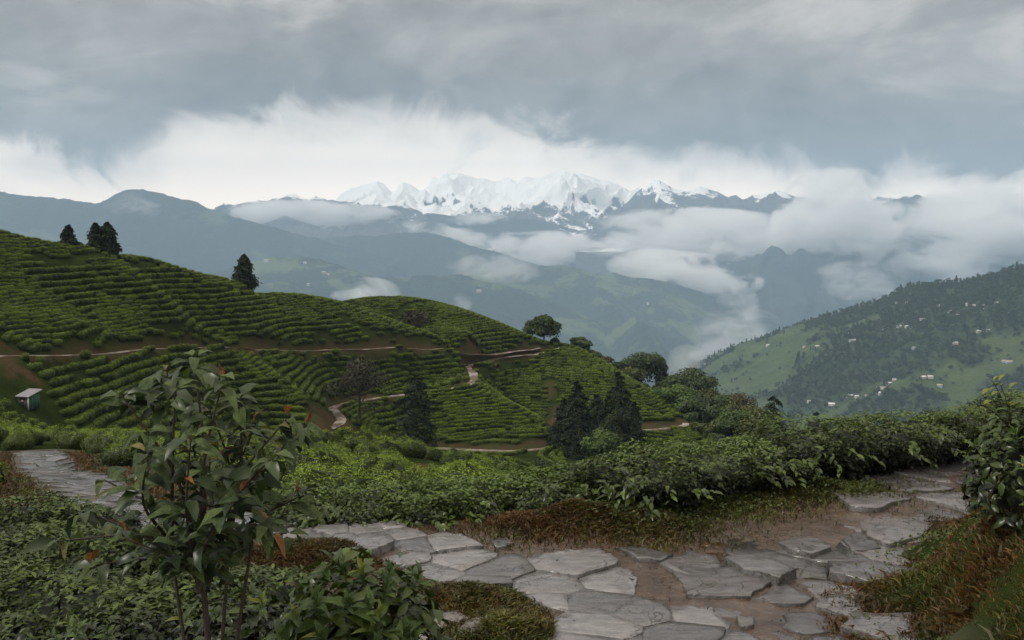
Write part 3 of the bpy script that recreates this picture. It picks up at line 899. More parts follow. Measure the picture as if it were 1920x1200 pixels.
# ================================================================== TEA BUSH ROWS
def tea_positions():
    st = 0.7
    xs = np.arange(-85, 62, st); ys = np.arange(12.0, 147, st)
    X, Y = np.meshgrid(xs, ys)
    Zs = base_h(X, Y)
    gy, gx = np.gradient(Zs, st)
    sl = np.hypot(gx, gy)
    dz0 = 0.12
    cand = []
    for k in range(int(Zs.min() / dz0), int(Zs.max() / dz0)):
        Lv = k * dz0
        for ax in (0, 1):
            z0, z1 = (Zs[:-1], Zs[1:]) if ax == 0 else (Zs[:, :-1], Zs[:, 1:])
            m = (z0 - Lv) * (z1 - Lv) < 0
            ii = np.argwhere(m)
            if not len(ii):
                continue
            r, c = ii[:, 0], ii[:, 1]
            t = (Lv - z0[m]) / (z1[m] - z0[m])
            x = X[r, c] + (t * st if ax == 1 else 0); y = Y[r, c] + (t * st if ax == 0 else 0)
            s = sl[r, c]
            need = 0.66 * s / np.sqrt(1 + s * s) / dz0
            n2 = 2 ** np.maximum(0, np.round(np.log2(np.maximum(need, 1))))
            ok = (k % n2) == 0
            cand.append(np.stack([x[ok], y[ok], gx[r, c][ok], gy[r, c][ok]], 1))
    cand = np.concatenate(cand)
    # irregular planting on the knoll and beside the path
    rng = np.random.default_rng(5)
    kn = np.stack([rng.uniform(-20, 10, 9000), rng.uniform(12, 52, 9000)], 1)
    near = np.array([[x, y, 0.0, 1.0] for x, y in kn])
    isnear = cand[:, 1] < 50
    far = cand[~isnear]
    rng.shuffle(far); rng.shuffle(near)
    lc = cand[isnear]; rng.shuffle(lc)
    uu = 960 + FPX * lc[:, 0] / lc[:, 1]
    lc = lc[(uu < 540) & (lc[:, 1] > 36)]
    un = 960 + FPX * near[:, 0] / near[:, 1]
    near = near[((un > 540) | (near[:, 1] <= 36)) & (un < 1075)]
    allc = np.concatenate([far, lc, near])
    rad = np.concatenate([np.full(len(far), 0.40), np.full(len(lc), 0.42), np.full(len(near), 1.08)])
    kind = np.concatenate([np.zeros(len(far)), np.zeros(len(lc)), np.ones(len(near))])
    # terrain tests
    Zt, soil, roadm = terrain_h(allc[:, 0], allc[:, 1], True)
    u, v = to_px(allc[:, 0], allc[:, 1], Zt)
    ok = (soil < 0.30) & (u > -160) & (u < 1500) & in_sight(allc[:, 0], allc[:, 1], Zt + 0.75)
    dpm, _ = poly_dist(allc[:, 0], allc[:, 1], PATH_MAIN)
    ok &= dpm > np.where(allc[:, 1] < 14, 1.6, 1.45)
    ok &= ~((allc[:, 1] < np.interp(u, [330, 900, 1100], [11.0, 11.2, 11.6])) & (u > 330))                     # hedge, path and bank in front are built separately
    ok &= ~((allc[:, 1] < 40) & (u > 1080))
    # worn foot tracks between the blocks
    for line in TRACKS:
        P = np.array([hit(*q, 30) for q in line]); P = densify(P, 2)
        d, _ = poly_dist(allc[:, 0], allc[:, 1], P)
        ok &= d > 0.62
    for u0, v0, u1, v1, w in GULLIES:
        P = np.array([hit(u0 + (u1 - u0) * k, v0 + (v1 - v0) * k, 20) for k in np.linspace(0, 1, 6)])
        d, _ = poly_dist(allc[:, 0], allc[:, 1], P)
        ok &= d > w + 0.5
    # scrub instead of tea beyond the edge of the last spur, and below the lowest road on the right
    edge_u = np.interp(v, [640, 665, 692, 722, 778, 835], [1060, 1100, 1150, 1200, 1270, 1380])
    ok &= ~((u > edge_u + 4) & (allc[:, 1] > 90) & (u > 1040))
    ok &= ~((u > 1060) & (v > 832) & (u < 1230))
    ok &= ~((np.hypot(allc[:, 0] - HUT[0], allc[:, 1] - HUT[1]) < 1.9))
    # random gaps
    ok &= (fbm(allc[:, 0] / 1.1, allc[:, 1] / 1.1, 55, 2) + rng.normal(0, .05, len(allc)) < 0.70)
    allc, rad, kind, Zt, u, v = allc[ok], rad[ok], kind[ok], Zt[ok], u[ok], v[ok]
    cells = {}
    keep = []
    for i in range(len(allc)):
        x, y = allc[i, 0], allc[i, 1]; r = rad[i]
        cx, cy = int(x // 1.0), int(y // 1.0)
        good = True
        for dx in (-1, 0, 1):
            for dy in (-1, 0, 1):
                for j in cells.get((cx + dx, cy + dy), ()):
                    if (allc[j, 0] - x) ** 2 + (allc[j, 1] - y) ** 2 < r * r:
                        good = False; break
                if not good: break
            if not good: break
        if good:
            cells.setdefault((cx, cy), []).append(i); keep.append(i)
    keep = np.array(keep)
    return allc[keep], kind[keep], Zt[keep], u[keep], v[keep]
TRACKS = [[(650, 567), (693, 590), (753, 628)], [(793, 641), (860, 686)], [(884, 690), (950, 742), (1035, 805)], [(60, 486), (160, 487), (285, 497)], [(225, 490), (300, 548), (375, 615)], [(1285, 795), (1330, 825)],
          [(660, 580), (760, 578), (830, 572)], [(450, 645), (520, 700), (600, 765)], [(640, 596), (700, 640)]]
HUT = hit(47, 764, 36, 60)
TP, TK, TZ, TU, TV = tea_positions()

def place_tea():
    rng = np.random.default_rng(77)
    n = len(TP)
    ang = np.arctan2(TP[:, 3], TP[:, 2]) + np.pi / 2 + rng.normal(0, 0.05, n)
    ang = np.where(TK > 0, rng.uniform(0, 6.28, n), ang)
    sx = np.where(TK > 0, 0.88, 0.86) * rng.uniform(0.85, 1.2, n); sy = np.where(TK > 0, 0.78, 0.56) * rng.uniform(0.86, 1.12, n); sz = np.where(TK > 0, 1.0, 0.66) * np.where(TK > 0, rng.uniform(0.8, 1.2, n), rng.uniform(0.9, 1.1, n))
    big = 1.0 / TP[:, 1]
    inside = (TU > -20) & (TU < 1940) & (TV < 1230)
    order = np.argsort(-(big * inside))
    single = order[:290]
    rest = np.setdiff1d(np.arange(n), single)
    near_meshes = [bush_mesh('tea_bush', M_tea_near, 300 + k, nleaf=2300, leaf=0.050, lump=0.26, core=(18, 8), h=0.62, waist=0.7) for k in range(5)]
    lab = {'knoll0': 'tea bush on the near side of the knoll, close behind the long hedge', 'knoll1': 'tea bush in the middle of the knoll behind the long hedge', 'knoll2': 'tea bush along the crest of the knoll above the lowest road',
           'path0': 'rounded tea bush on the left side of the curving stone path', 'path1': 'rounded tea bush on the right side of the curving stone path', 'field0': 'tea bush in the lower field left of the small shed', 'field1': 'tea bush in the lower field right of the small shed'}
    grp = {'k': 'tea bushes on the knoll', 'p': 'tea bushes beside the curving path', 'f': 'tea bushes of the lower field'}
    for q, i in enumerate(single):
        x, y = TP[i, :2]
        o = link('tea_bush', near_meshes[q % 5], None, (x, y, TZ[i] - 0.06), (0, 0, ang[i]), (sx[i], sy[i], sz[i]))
        if TU[i] > 545:
            k = 'knoll0' if y < 26 else ('knoll1' if y < 38 else 'knoll2')
        elif y < 36:
            j = int(np.argmin(np.hypot(PATH_MAIN[:, 0] - x, PATH_MAIN[:, 1] - y)))
            k = 'path0' if x < PATH_MAIN[j, 0] else 'path1'
        else:
            k = 'field0' if x < HUT[0] else 'field1'
        tag(o, lab[k], 'tea bush', grp[k[0]])
    # the rest of the plantation: too many to list, one object
    src = bpy.data.collections.new('tea_bush_shapes')
    for k in range(6):
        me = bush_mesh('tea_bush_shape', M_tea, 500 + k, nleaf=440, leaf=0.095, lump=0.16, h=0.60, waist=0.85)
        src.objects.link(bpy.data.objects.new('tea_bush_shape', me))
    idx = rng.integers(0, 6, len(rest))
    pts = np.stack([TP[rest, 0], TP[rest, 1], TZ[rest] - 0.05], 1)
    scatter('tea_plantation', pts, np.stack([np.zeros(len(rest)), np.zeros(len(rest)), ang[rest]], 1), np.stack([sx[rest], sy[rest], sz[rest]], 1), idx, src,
            'rows of clipped tea bushes following the contours of the hill', 'tea bushes')

def scatter(name, pts, rot, scl, idx, coll, label, cat):
    me = bpy.data.meshes.new(name)
    me.vertices.add(len(pts)); me.vertices.foreach_set('co', pts.astype(np.float32).ravel())
    for an, av in (('rot', rot), ('scl', scl)):
        at = me.attributes.new(an, 'FLOAT_VECTOR', 'POINT'); at.data.foreach_set('vector', av.astype(np.float32).ravel())
    at = me.attributes.new('idx', 'INT', 'POINT'); at.data.foreach_set('value', idx.astype(np.int32))
    me.update()
    o = link(name, me)
    ng = bpy.data.node_groups.new(name, 'GeometryNodeTree')
    ng.interface.new_socket('Geometry', in_out='INPUT', socket_type='NodeSocketGeometry')
    ng.interface.new_socket('Geometry', in_out='OUTPUT', socket_type='NodeSocketGeometry')
    N = ng.nodes; Lk = ng.links
    gi = N.new('NodeGroupInput'); go = N.new('NodeGroupOutput')
    iop = N.new('GeometryNodeInstanceOnPoints')
    ci = N.new('GeometryNodeCollectionInfo'); ci.inputs['Collection'].default_value = coll
    ci.inputs['Separate Children'].default_value = True; ci.inputs['Reset Children'].default_value = True
    def na(nm, typ):
        q = N.new('GeometryNodeInputNamedAttribute'); q.data_type = typ; q.inputs['Name'].default_value = nm
        return q.outputs['Attribute']
    e2r = N.new('FunctionNodeEulerToRotation')
    Lk.new(na('rot', 'FLOAT_VECTOR'), e2r.inputs[0])
    Lk.new(gi.outputs[0], iop.inputs['Points']); Lk.new(ci.outputs[0], iop.inputs['Instance'])
    iop.inputs['Pick Instance'].default_value = True
    Lk.new(na('idx', 'INT'), iop.inputs['Instance Index'])
    Lk.new(e2r.outputs[0], iop.inputs['Rotation']); Lk.new(na('scl', 'FLOAT_VECTOR'), iop.inputs['Scale'])
    Lk.new(iop.outputs[0], go.inputs[0])
    md = o.modifiers.new('scatter', 'NODES'); md.node_group = ng
    o['kind'] = 'stuff'; o['label'] = label
    return o
place_tea()
print('TEA', len(TP), 'HUT', HUT)
# ================================================================== NEAR PLANTS
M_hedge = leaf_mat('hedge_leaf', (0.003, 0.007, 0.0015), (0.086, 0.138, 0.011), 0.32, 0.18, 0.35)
M_hedge_shaded = leaf_mat('shaded_tea_leaf', (0.006, 0.012, 0.003), (0.072, 0.108, 0.018), 0.38, 0.15, 0.28)  # shade of the lower left corner put into the leaf colour
def bark_mat(name, a, b):
    m, t, out = new_mat(name)
    tc = t.n('ShaderNodeTexCoord')
    mp = t.n('ShaderNodeMapping'); t.put(mp.inputs[0], tc.outputs['Object']); mp.inputs['Scale'].default_value = (6, 6, 1.2)
    n = t.noise(mp.outputs[0], 5.0, 5, 0.65)
    principled(t, out, t.mix(n, a, b), 0.7, t.bump(n, 0.5, 0.02), 0.3)
    return m
M_bark = bark_mat('wet_bark', (0.016, 0.011, 0.008), (0.060, 0.042, 0.030))
M_trunk = bark_mat('tree_bark', (0.020, 0.016, 0.012), (0.075, 0.060, 0.048))

def tube_np(P, rad, sides=6):
    """tapered tube through points P with radii rad"""
    P = np.asarray(P, float); n = len(P)
    T = norm(np.gradient(P, axis=0))
    ref = np.where(np.abs(T[:, 2:3]) > 0.9, np.array([[1.0, 0, 0]]), np.array([[0, 0, 1.0]]))
    A = norm(np.cross(T, ref)); B = np.cross(T, A)
    th = np.linspace(0, 2 * np.pi, sides, endpoint=False)
    V = P[:, None] + (A[:, None] * np.cos(th)[None, :, None] + B[:, None] * np.sin(th)[None, :, None]) * np.asarray(rad, float)[:, None, None]
    i = np.arange(n * sides).reshape(n, sides); j = np.roll(i, -1, 1)
    F = np.stack([i[:-1], j[:-1], j[1:], i[1:]], -1).reshape(-1, 4)
    return V.reshape(-1, 3), F

def join_np(L):
    V, F, o = [], [], 0
    for v, f in L:
        V.append(v); F.append(f + o); o += len(v)
    return np.concatenate(V), np.concatenate(F)

# ---- the clipped hedge along the far side of the path: a row of tea bushes
HEDGE = [  # u, front base v, top v, half length, half depth
    (585, 982, 928, 0.60, 0.55), (690, 986, 925, 0.58, 0.55), (800, 988, 922, 0.58, 0.52), (905, 982, 917, 0.58, 0.52), (1005, 976, 902, 0.56, 0.55), (1105, 968, 886, 0.56, 0.55),
    (1215, 986, 860, 0.60, 0.60), (1325, 955, 849, 0.60, 0.60), (1420, 940, 840, 0.55, 0.60), (1520, 925, 798, 0.62, 0.66), (1630, 905, 792, 0.66, 0.66), (1725, 888, 792, 0.60, 0.62),
    (1815, 876, 772, 0.66, 0.62), (1910, 868, 755, 0.70, 0.66), (2020, 860, 750, 0.75, 0.7)]
HEDGE_LABEL = ['low hedge bush at the leaf shrub end of the long hedge', 'hedge bush above the small flagstones, second from the leaf shrub', 'hedge bush right above the upper corner of the paving', 'hedge bush behind the small puddle stone',
               'hedge bush above the left part of the brown grass mound', 'hedge bush above the right part of the brown grass mound', 'bulging hedge bush with long shoots hanging to the ground', 'hedge bush just right of the bulging bush',
               'low hedge bush before the step up in the hedge', 'taller hedge bush where the hedge steps up', 'middle bush of the tall hedge block above the brown puddle', 'end bush of the tall hedge block',
               'dark hedge bush behind the tall hedge block', 'dark hedge bush behind the shrub on the bank', 'hedge bush at the far end of the hedge beyond the bank']
def hedge_bush(i, u, vb, vt, rx, ry):
    rng = np.random.default_rng(900 + i)
    s = -vslope(vb)
    yf = 2.6 / s
    yc = yf + ry * 0.8
    x = (u - 960) / FPX * yc
    g = ground_at(x, yc) - 0.06
    top = vslope(vt) * (yc + 0.1)
    h = max(top - g, 0.46)
    g = top - h + (0.045 if i < 9 else 0.06)          # rooted a little below the path on the falling slope
    root = link('tea_bush', None, None, (x, yc, g))
    tag(root, HEDGE_LABEL[i], 'tea bush', 'bushes of the long hedge')
    n = int(6600 * (0.5 + h))
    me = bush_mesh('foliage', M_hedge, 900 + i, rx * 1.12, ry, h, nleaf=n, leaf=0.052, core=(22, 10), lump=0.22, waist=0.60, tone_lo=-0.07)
    link('foliage', me, root)
    # woody stems under the foliage and loose shoots out of the front
    st = []
    for k in range(5):
        a = rng.uniform(0, 6.28)
        b = np.array([math.cos(a) * 0.08, math.sin(a) * 0.08, -0.02]); e = np.array([math.cos(a) * rx * 0.7, math.sin(a) * ry * 0.7, h * 0.75])
        st.append(tube_np([b, b * 0.6 + e * 0.35 + np.array([0, 0, .05]), e], [0.018, 0.013, 0.006], 5))
    link('stems', mesh_np('stems', *join_np(st), M_bark, True), root)['kind'] = 'stuff'
    ns = 16 if i == 6 else 9
    LV, LF, LT, o = [], [], [], 0
    for k in range(ns):
        a = rng.uniform(-2.6, -0.5)
        b = np.array([math.cos(a) * rx * 0.95, math.sin(a) * ry * 0.95, h * rng.uniform(0.45, 0.95)])
        dirv = norm(np.array([math.cos(a) * 0.6, math.sin(a) * 0.6, rng.uniform(-0.6, 0.7)]))
        Ln = rng.uniform(0.12, 0.28)
        m = 6
        P = b + dirv * np.linspace(0.1, 1, m)[:, None] * Ln + np.array([0, 0, -0.05]) * (np.linspace(0, 1, m) ** 2)[:, None]
        N = norm(np.array([0, -0.3, 1.0]) + rot_frames(m, rng) * 0.5)
        v, f = leaves_fine(P, N, rng.uniform(0.07, 0.12, m), rng, tdir=norm(dirv + rot_frames(m, rng) * 0.7))
        LV.append(v); LF.append(f + o); o += len(v); LT.append(np.repeat(np.clip(rng.normal(0.45, 0.2, m), 0, 1), 8))
    sh = link('shoots', mesh_np('shoots', np.concatenate(LV), np.concatenate(LF), M_hedge, False, {'tone': np.concatenate(LT)}), root)
    sh['kind'] = 'stuff'
for i, q in enumerate(HEDGE):
    hedge_bush(i, *q)

# ---- dark tea bushes in the lower left corner
LOWLEFT = [(-60, 8.9, 0.46), (40, 8.7, 0.44), (120, 8.6, 0.42), (30, 7.3, 0.48), (150, 7.3, 0.45), (270, 7.5, 0.40), (-40, 6.2, 0.52), (90, 6.1, 0.50), (230, 6.0, 0.46), (330, 6.3, 0.42), (-120, 7.4, 0.48), (440, 6.6, 0.34)]
LL_LABEL = ['dark tea bush at the left picture edge below the stone path bend', 'dark tea bush just below the bend of the stone path', 'dark tea bush left of the leaf shrub, nearest the stone path', 'dark tea bush in the second row below the path, next to the picture edge',
            'dark tea bush in the second row below the path, in its middle', 'dark tea bush behind the lower branches of the leaf shrub', 'tea bush in the bottom left corner', 'tea bush in the bottom row beside the corner one',
            'tea bush in the bottom row in front of the leaf shrub twigs', 'tea bush under the thin stems of the leaf shrub', 'tea bush half outside the left picture edge', 'low tea bush behind the main stem of the leaf shrub']
for i, (u, y, h) in enumerate(LOWLEFT):
    x = (u - 960) / FPX * y
    root = link('tea_bush', None, None, (x, y, ground_at(x, y) - 0.03))
    tag(root, LL_LABEL[i], 'tea bush', 'tea bushes in the lower left corner')
    link('foliage', bush_mesh('foliage', M_hedge_shaded, 960 + i, 0.52, 0.60, h, nleaf=4000, leaf=0.060, core=(20, 9), lump=0.22, tone_lo=-0.10), root)
    st = [tube_np([(0, 0, -0.02), (0.05 * k, 0.03, h * 0.4), (0.12 * k, 0.1 * (k - 1), h * 0.7)], [0.02, 0.014, 0.006], 5) for k in (-1, 1, 2)]
    link('stems', mesh_np('stems', *join_np(st), M_bark, True), root)['kind'] = 'stuff'

# ---- single leaves as their own objects
def leaf_mesh(name, mat, seed, length=1.0, width=0.44, curl=0.35, fold=0.16, wave=0.03, nseg=7):
    """one broad leaf, base at the origin pointing along +X, face up +Z"""
    rng = np.random.default_rng(seed)
    t = np.linspace(0, 1, nseg)
    prof = np.sin(np.pi * t ** 0.80) ** 0.85 * (1 - 0.25 * t)
    prof[0] = 0.02; prof[-1] = 0.0
    V = []
    ph = rng.uniform(0, 6)
    for k, q in enumerate(t):
        zc = -curl * q * q + 0.10 * math.sin(q * 3.1)
        xx = q * (1 - 0.12 * curl * q)
        for sgn in (-1, -0.5, 0, 0.5, 1):
            w = prof[k] * width * 0.5 * sgn
            V.append((xx, w, zc + abs(sgn) * fold * prof[k] * 0.5 - (abs(sgn) > .9) * 0.05 * prof[k] + wave * math.sin(q * 9 + ph + sgn * 2) * prof[k] * abs(sgn)))
    V = np.array(V) * length
    return mesh_np(name, V, grid_faces(nseg, 5), mat, True)

def big_leaf_mat(name, c0, c1, vein, rough=0.28, spec=0.5, trans=0.22):
    m, t, out = new_mat(name)
    tc = t.n('ShaderNodeTexCoord'); oi = t.n('ShaderNodeObjectInfo')
    sep = t.n('ShaderNodeSeparateXYZ'); t.put(sep.inputs[0], tc.outputs['Object'])
    x, y, z = sep.outputs
    ay = t.math('ABSOLUTE', y)
    # side veins run forward from the midrib
    st = t.math('SINE', t.math('MULTIPLY', t.math('SUBTRACT', x, t.math('MULTIPLY', ay, 0.9)), 62.0))
    vn = t.math('MAXIMUM', t.mapr(st, 0.82, 0.98, 0, 0.55, True), t.mapr(ay, 0.006, 0.016, 1, 0, True))
    n = t.noise(tc.outputs['Object'], 5.0, 5, 0.65)
    off = t.math('ADD', t.mapr(n, 0.3, 0.7), t.math('MULTIPLY', t.math('SUBTRACT', oi.outputs['Random'], 0.5), 0.9), clamp=True)
    col = t.mix(off, c0, c1)
    col = t.mix(t.math('MULTIPLY', vn, 0.55), col, vein)
    b = t.n('ShaderNodeBsdfPrincipled'); t.put(b.inputs['Base Color'], col)
    t.put(b.inputs['Roughness'], t.mapr(n, 0.3, 0.7, rough, rough + 0.22)); b.inputs['Specular IOR Level'].default_value = spec
    t.put(b.inputs['Normal'], t.bump(t.math('SUBTRACT', n, t.math('MULTIPLY', vn, 0.4)), 0.5, 0.05))
    tr = t.n('ShaderNodeBsdfTranslucent'); t.put(tr.inputs[0], col)
    mx = t.n('ShaderNodeMixShader'); mx.inputs[0].default_value = trans
    t.t.links.new(b.outputs[0], mx.inputs[1]); t.t.links.new(tr.outputs[0], mx.inputs[2]); t.t.links.new(mx.outputs[0], out.inputs[0])
    return m
M_lf_green = big_leaf_mat('shrub_leaf_green', (0.018, 0.036, 0.010), (0.085, 0.125, 0.026), (0.08, 0.115, 0.045), 0.34, 0.35)
M_lf_yel = big_leaf_mat('shrub_leaf_yellowing', (0.060, 0.070, 0.012), (0.16, 0.14, 0.025), (0.20, 0.17, 0.05))
M_lf_rust = big_leaf_mat('shrub_leaf_rust', (0.10, 0.035, 0.010), (0.30, 0.115, 0.025), (0.30, 0.15, 0.05))
M_lf_tea = big_leaf_mat('tea_leaf_large', (0.020, 0.045, 0.008), (0.085, 0.145, 0.022), (0.12, 0.17, 0.05), 0.3)
M_lf_teay = big_leaf_mat('tea_leaf_young', (0.10, 0.15, 0.020), (0.22, 0.24, 0.035), (0.22, 0.25, 0.08), 0.3)
LEAF_G = [leaf_mesh('leaf', M_lf_green, 10 + k, 1.0, 0.42 + 0.05 * (k % 3), 0.22 + 0.13 * (k % 4), 0.14 + 0.07 * (k % 2), 0.035) for k in range(7)]
LEAF_Y = [leaf_mesh('leaf', M_lf_yel, 30 + k, 1.0, 0.42, 0.4, 0.2, 0.04) for k in range(2)]
LEAF_R = [leaf_mesh('leaf', M_lf_rust, 40 + k, 1.0, 0.36, 0.55, 0.35, 0.05) for k in range(3)]
LEAF_T = [leaf_mesh('leaf', M_lf_tea, 50 + k, 1.0, 0.38 + 0.04 * k, 0.15 + 0.15 * k, 0.22, 0.03) for k in range(4)]
LEAF_TY = [leaf_mesh('leaf', M_lf_teay, 60 + k, 1.0, 0.36, 0.2, 0.3, 0.02) for k in range(2)]

def put_leaf(me, parent, p, tdir, nrm, size, origin=(0, 0, 0)):
    T = Vector(tdir).normalized(); N = Vector(nrm); N = (N - T * N.dot(T)).normalized(); B = N.cross(T)
    M = Matrix(((T.x, B.x, N.x), (T.y, B.y, N.y), (T.z, B.z, N.z)))
    o = link('leaf', me, parent, tuple(Vector(p) - Vector(origin)), M.to_euler(), size)
    return o

M_shrub_small = leaf_mat('shrub_leaf_small', (0.010, 0.022, 0.009), (0.060, 0.090, 0.026), 0.38, 0.2, 0.35)
def big_shrub():
    rng = np.random.default_rng(42)
    D = 4.0
    base = np.array([pt(385, 1500, D)[0], D, -2.62])
    root = link('leafy_shrub', None, None, tuple(base))
    tag(root, 'tall wet shrub with broad drooping leaves, some rust coloured, in front of the path', 'shrub')
    fork = np.array([*pt(382, 1105, D)])
    tips = [(385, 668, 0.05), (335, 690, 0.12), (440, 712, -0.12), (250, 742, 0.0), (470, 745, 0.18), (560, 785, -0.05), (590, 800, 0.15), (300, 850, -0.25), (230, 900, 0.1), (190, 960, -0.1), (140, 1015, 0.05),
            (540, 850, -0.28), (585, 930, 0.05), (520, 985, -0.2), (380, 820, -0.32), (440, 860, 0.3), (330, 960, 0.28), (270, 1010, -0.3), (470, 930, -0.36), (410, 760, 0.25), (500, 800, 0.3), (210, 1060, 0.2), (350, 730, -0.1), (560, 1000, 0.25)]
    stem_paths = []
    # main stem from the ground to the fork, a second thinner stem
    P = np.array([base, base * 0.45 + fork * 0.55 + np.array([0.03, 0, 0]), fork])
    ms = densify(P, 0.15) - base
    link('trunk', mesh_np('trunk', *tube_np(ms, np.linspace(0.017, 0.012, len(ms)), 8), M_bark, True), root)
    for du, dv in ((-60, 1040), (45, 1060), (90, 1020)):
        e = pt(382 + du, dv, D + 0.1); b0 = base + np.array([du * 0.0006, 0.05, 0])
        q = densify(np.array([b0, b0 * 0.5 + e * 0.5 + np.array([du * -0.0004, 0, 0]), e]), 0.15) - base
        link('stem', mesh_np('stem', *tube_np(q, np.linspace(0.013, 0.006, len(q)), 7), M_bark, True), root)
    nl = 0; ALLP = []
    for ti, (u, v, dy) in enumerate(tips):
        u = u - 22 - (12 if v > 880 and u < 300 else 0)
        tip = pt(u, v, D + dy)
        a = fork + np.array([rng.normal(0, 0.015), rng.normal(0, 0.02), 0])
        if ti % 3 == 1:
            a = np.array(pt(382 + (-60 if u < 380 else (45 if u < 480 else 90)), (1040 if u < 380 else (1060 if u < 480 else 1020)), D + 0.1))
        mid = a * 0.5 + tip * 0.5 + np.array([(tip[0] - a[0]) * -0.16 + rng.normal(0, 0.02), dy * 0.3, 0.05 + rng.normal(0, 0.02)])
        q1 = a * 0.75 + mid * 0.25 + np.array([0, 0, 0.03])
        Pb = densify(np.array([a, q1, mid, tip]), 0.06)
        L = np.linalg.norm(np.diff(Pb, axis=0), axis=1).sum()
        r0 = 0.005 + 0.006 * min(1, L / 0.9)
        br = link('branch', mesh_np('branch', *tube_np(Pb - base, np.linspace(r0, 0.0028, len(Pb)), 6), M_bark, True), root)
        ALLP.extend(list(Pb[len(Pb) // 4:]))
        # leaves from the outer part of the branch, denser at the tip
        n = int(9 + L * 7)
        for k in range(n):
            t = 1 - (rng.uniform(0, 1) ** 1.6) * 0.72
            if k < 4:
                t = 1.0
            i = min(len(Pb) - 2, int(t * (len(Pb) - 1)))
            p = Pb[i] if t < 1 else Pb[-1]
            td = norm(Pb[min(i + 1, len(Pb) - 1)] - Pb[max(i - 1, 0)])
            az = k * 2.4 + rng.uniform(-0.5, 0.5)
            side = np.array([math.cos(az), math.sin(az), 0.0])
            out = norm(side * 1.0 + td * 0.35 + np.array([0, 0, rng.uniform(-0.75, 0.25)]))
            nrm = norm(np.array([0, 0, 1.0]) + out * 0.25 + rng.normal(0, 0.28, 3) + np.array([0, -0.25, 0]))
            size = rng.uniform(0.065, 0.145) * (0.75 if k < 3 else 1.0)
            q = rng.uniform()
            me = LEAF_R[k % 3] if q < 0.035 else (LEAF_Y[k % 2] if q < 0.12 else LEAF_G[rng.integers(0, 7)])
            if k < 2 and rng.uniform() < 0.14:
                me = LEAF_R[k % 3]; size *= 0.8; out = norm(np.array([rng.normal(0, .3), rng.normal(0, .3), 1.0])); nrm = norm(rng.normal(size=3))
            stub = p + out * 0.018
            put_leaf(me, br, stub, out, nrm, size, base)
            nl += 1
    # the smaller inner leaves, too many to list
    n = 330
    k = rng.integers(0, len(ALLP), n); pb = np.array(ALLP)[k]
    az = rng.uniform(0, 6.28, n)
    out = norm(np.stack([np.cos(az), np.sin(az), rng.uniform(-0.9, 0.3, n)], 1))
    V, F = leaves_fine(pb - base + out * 0.01, norm(np.array([0, -0.2, 1.0]) + rng.normal(0, .35, (n, 3))), rng.uniform(0.06, 0.14, n), rng, 0.46, 0.2, 0.35, tdir=out)
    f = link('small_leaves', mesh_np('small_leaves', V, F, M_shrub_small, False, {'tone': np.repeat(np.clip(rng.normal(0.35, 0.2, n), 0, 1), 8)}), root); f['kind'] = 'stuff'
    print('SHRUB LEAVES', nl)
    return root
big_shrub()

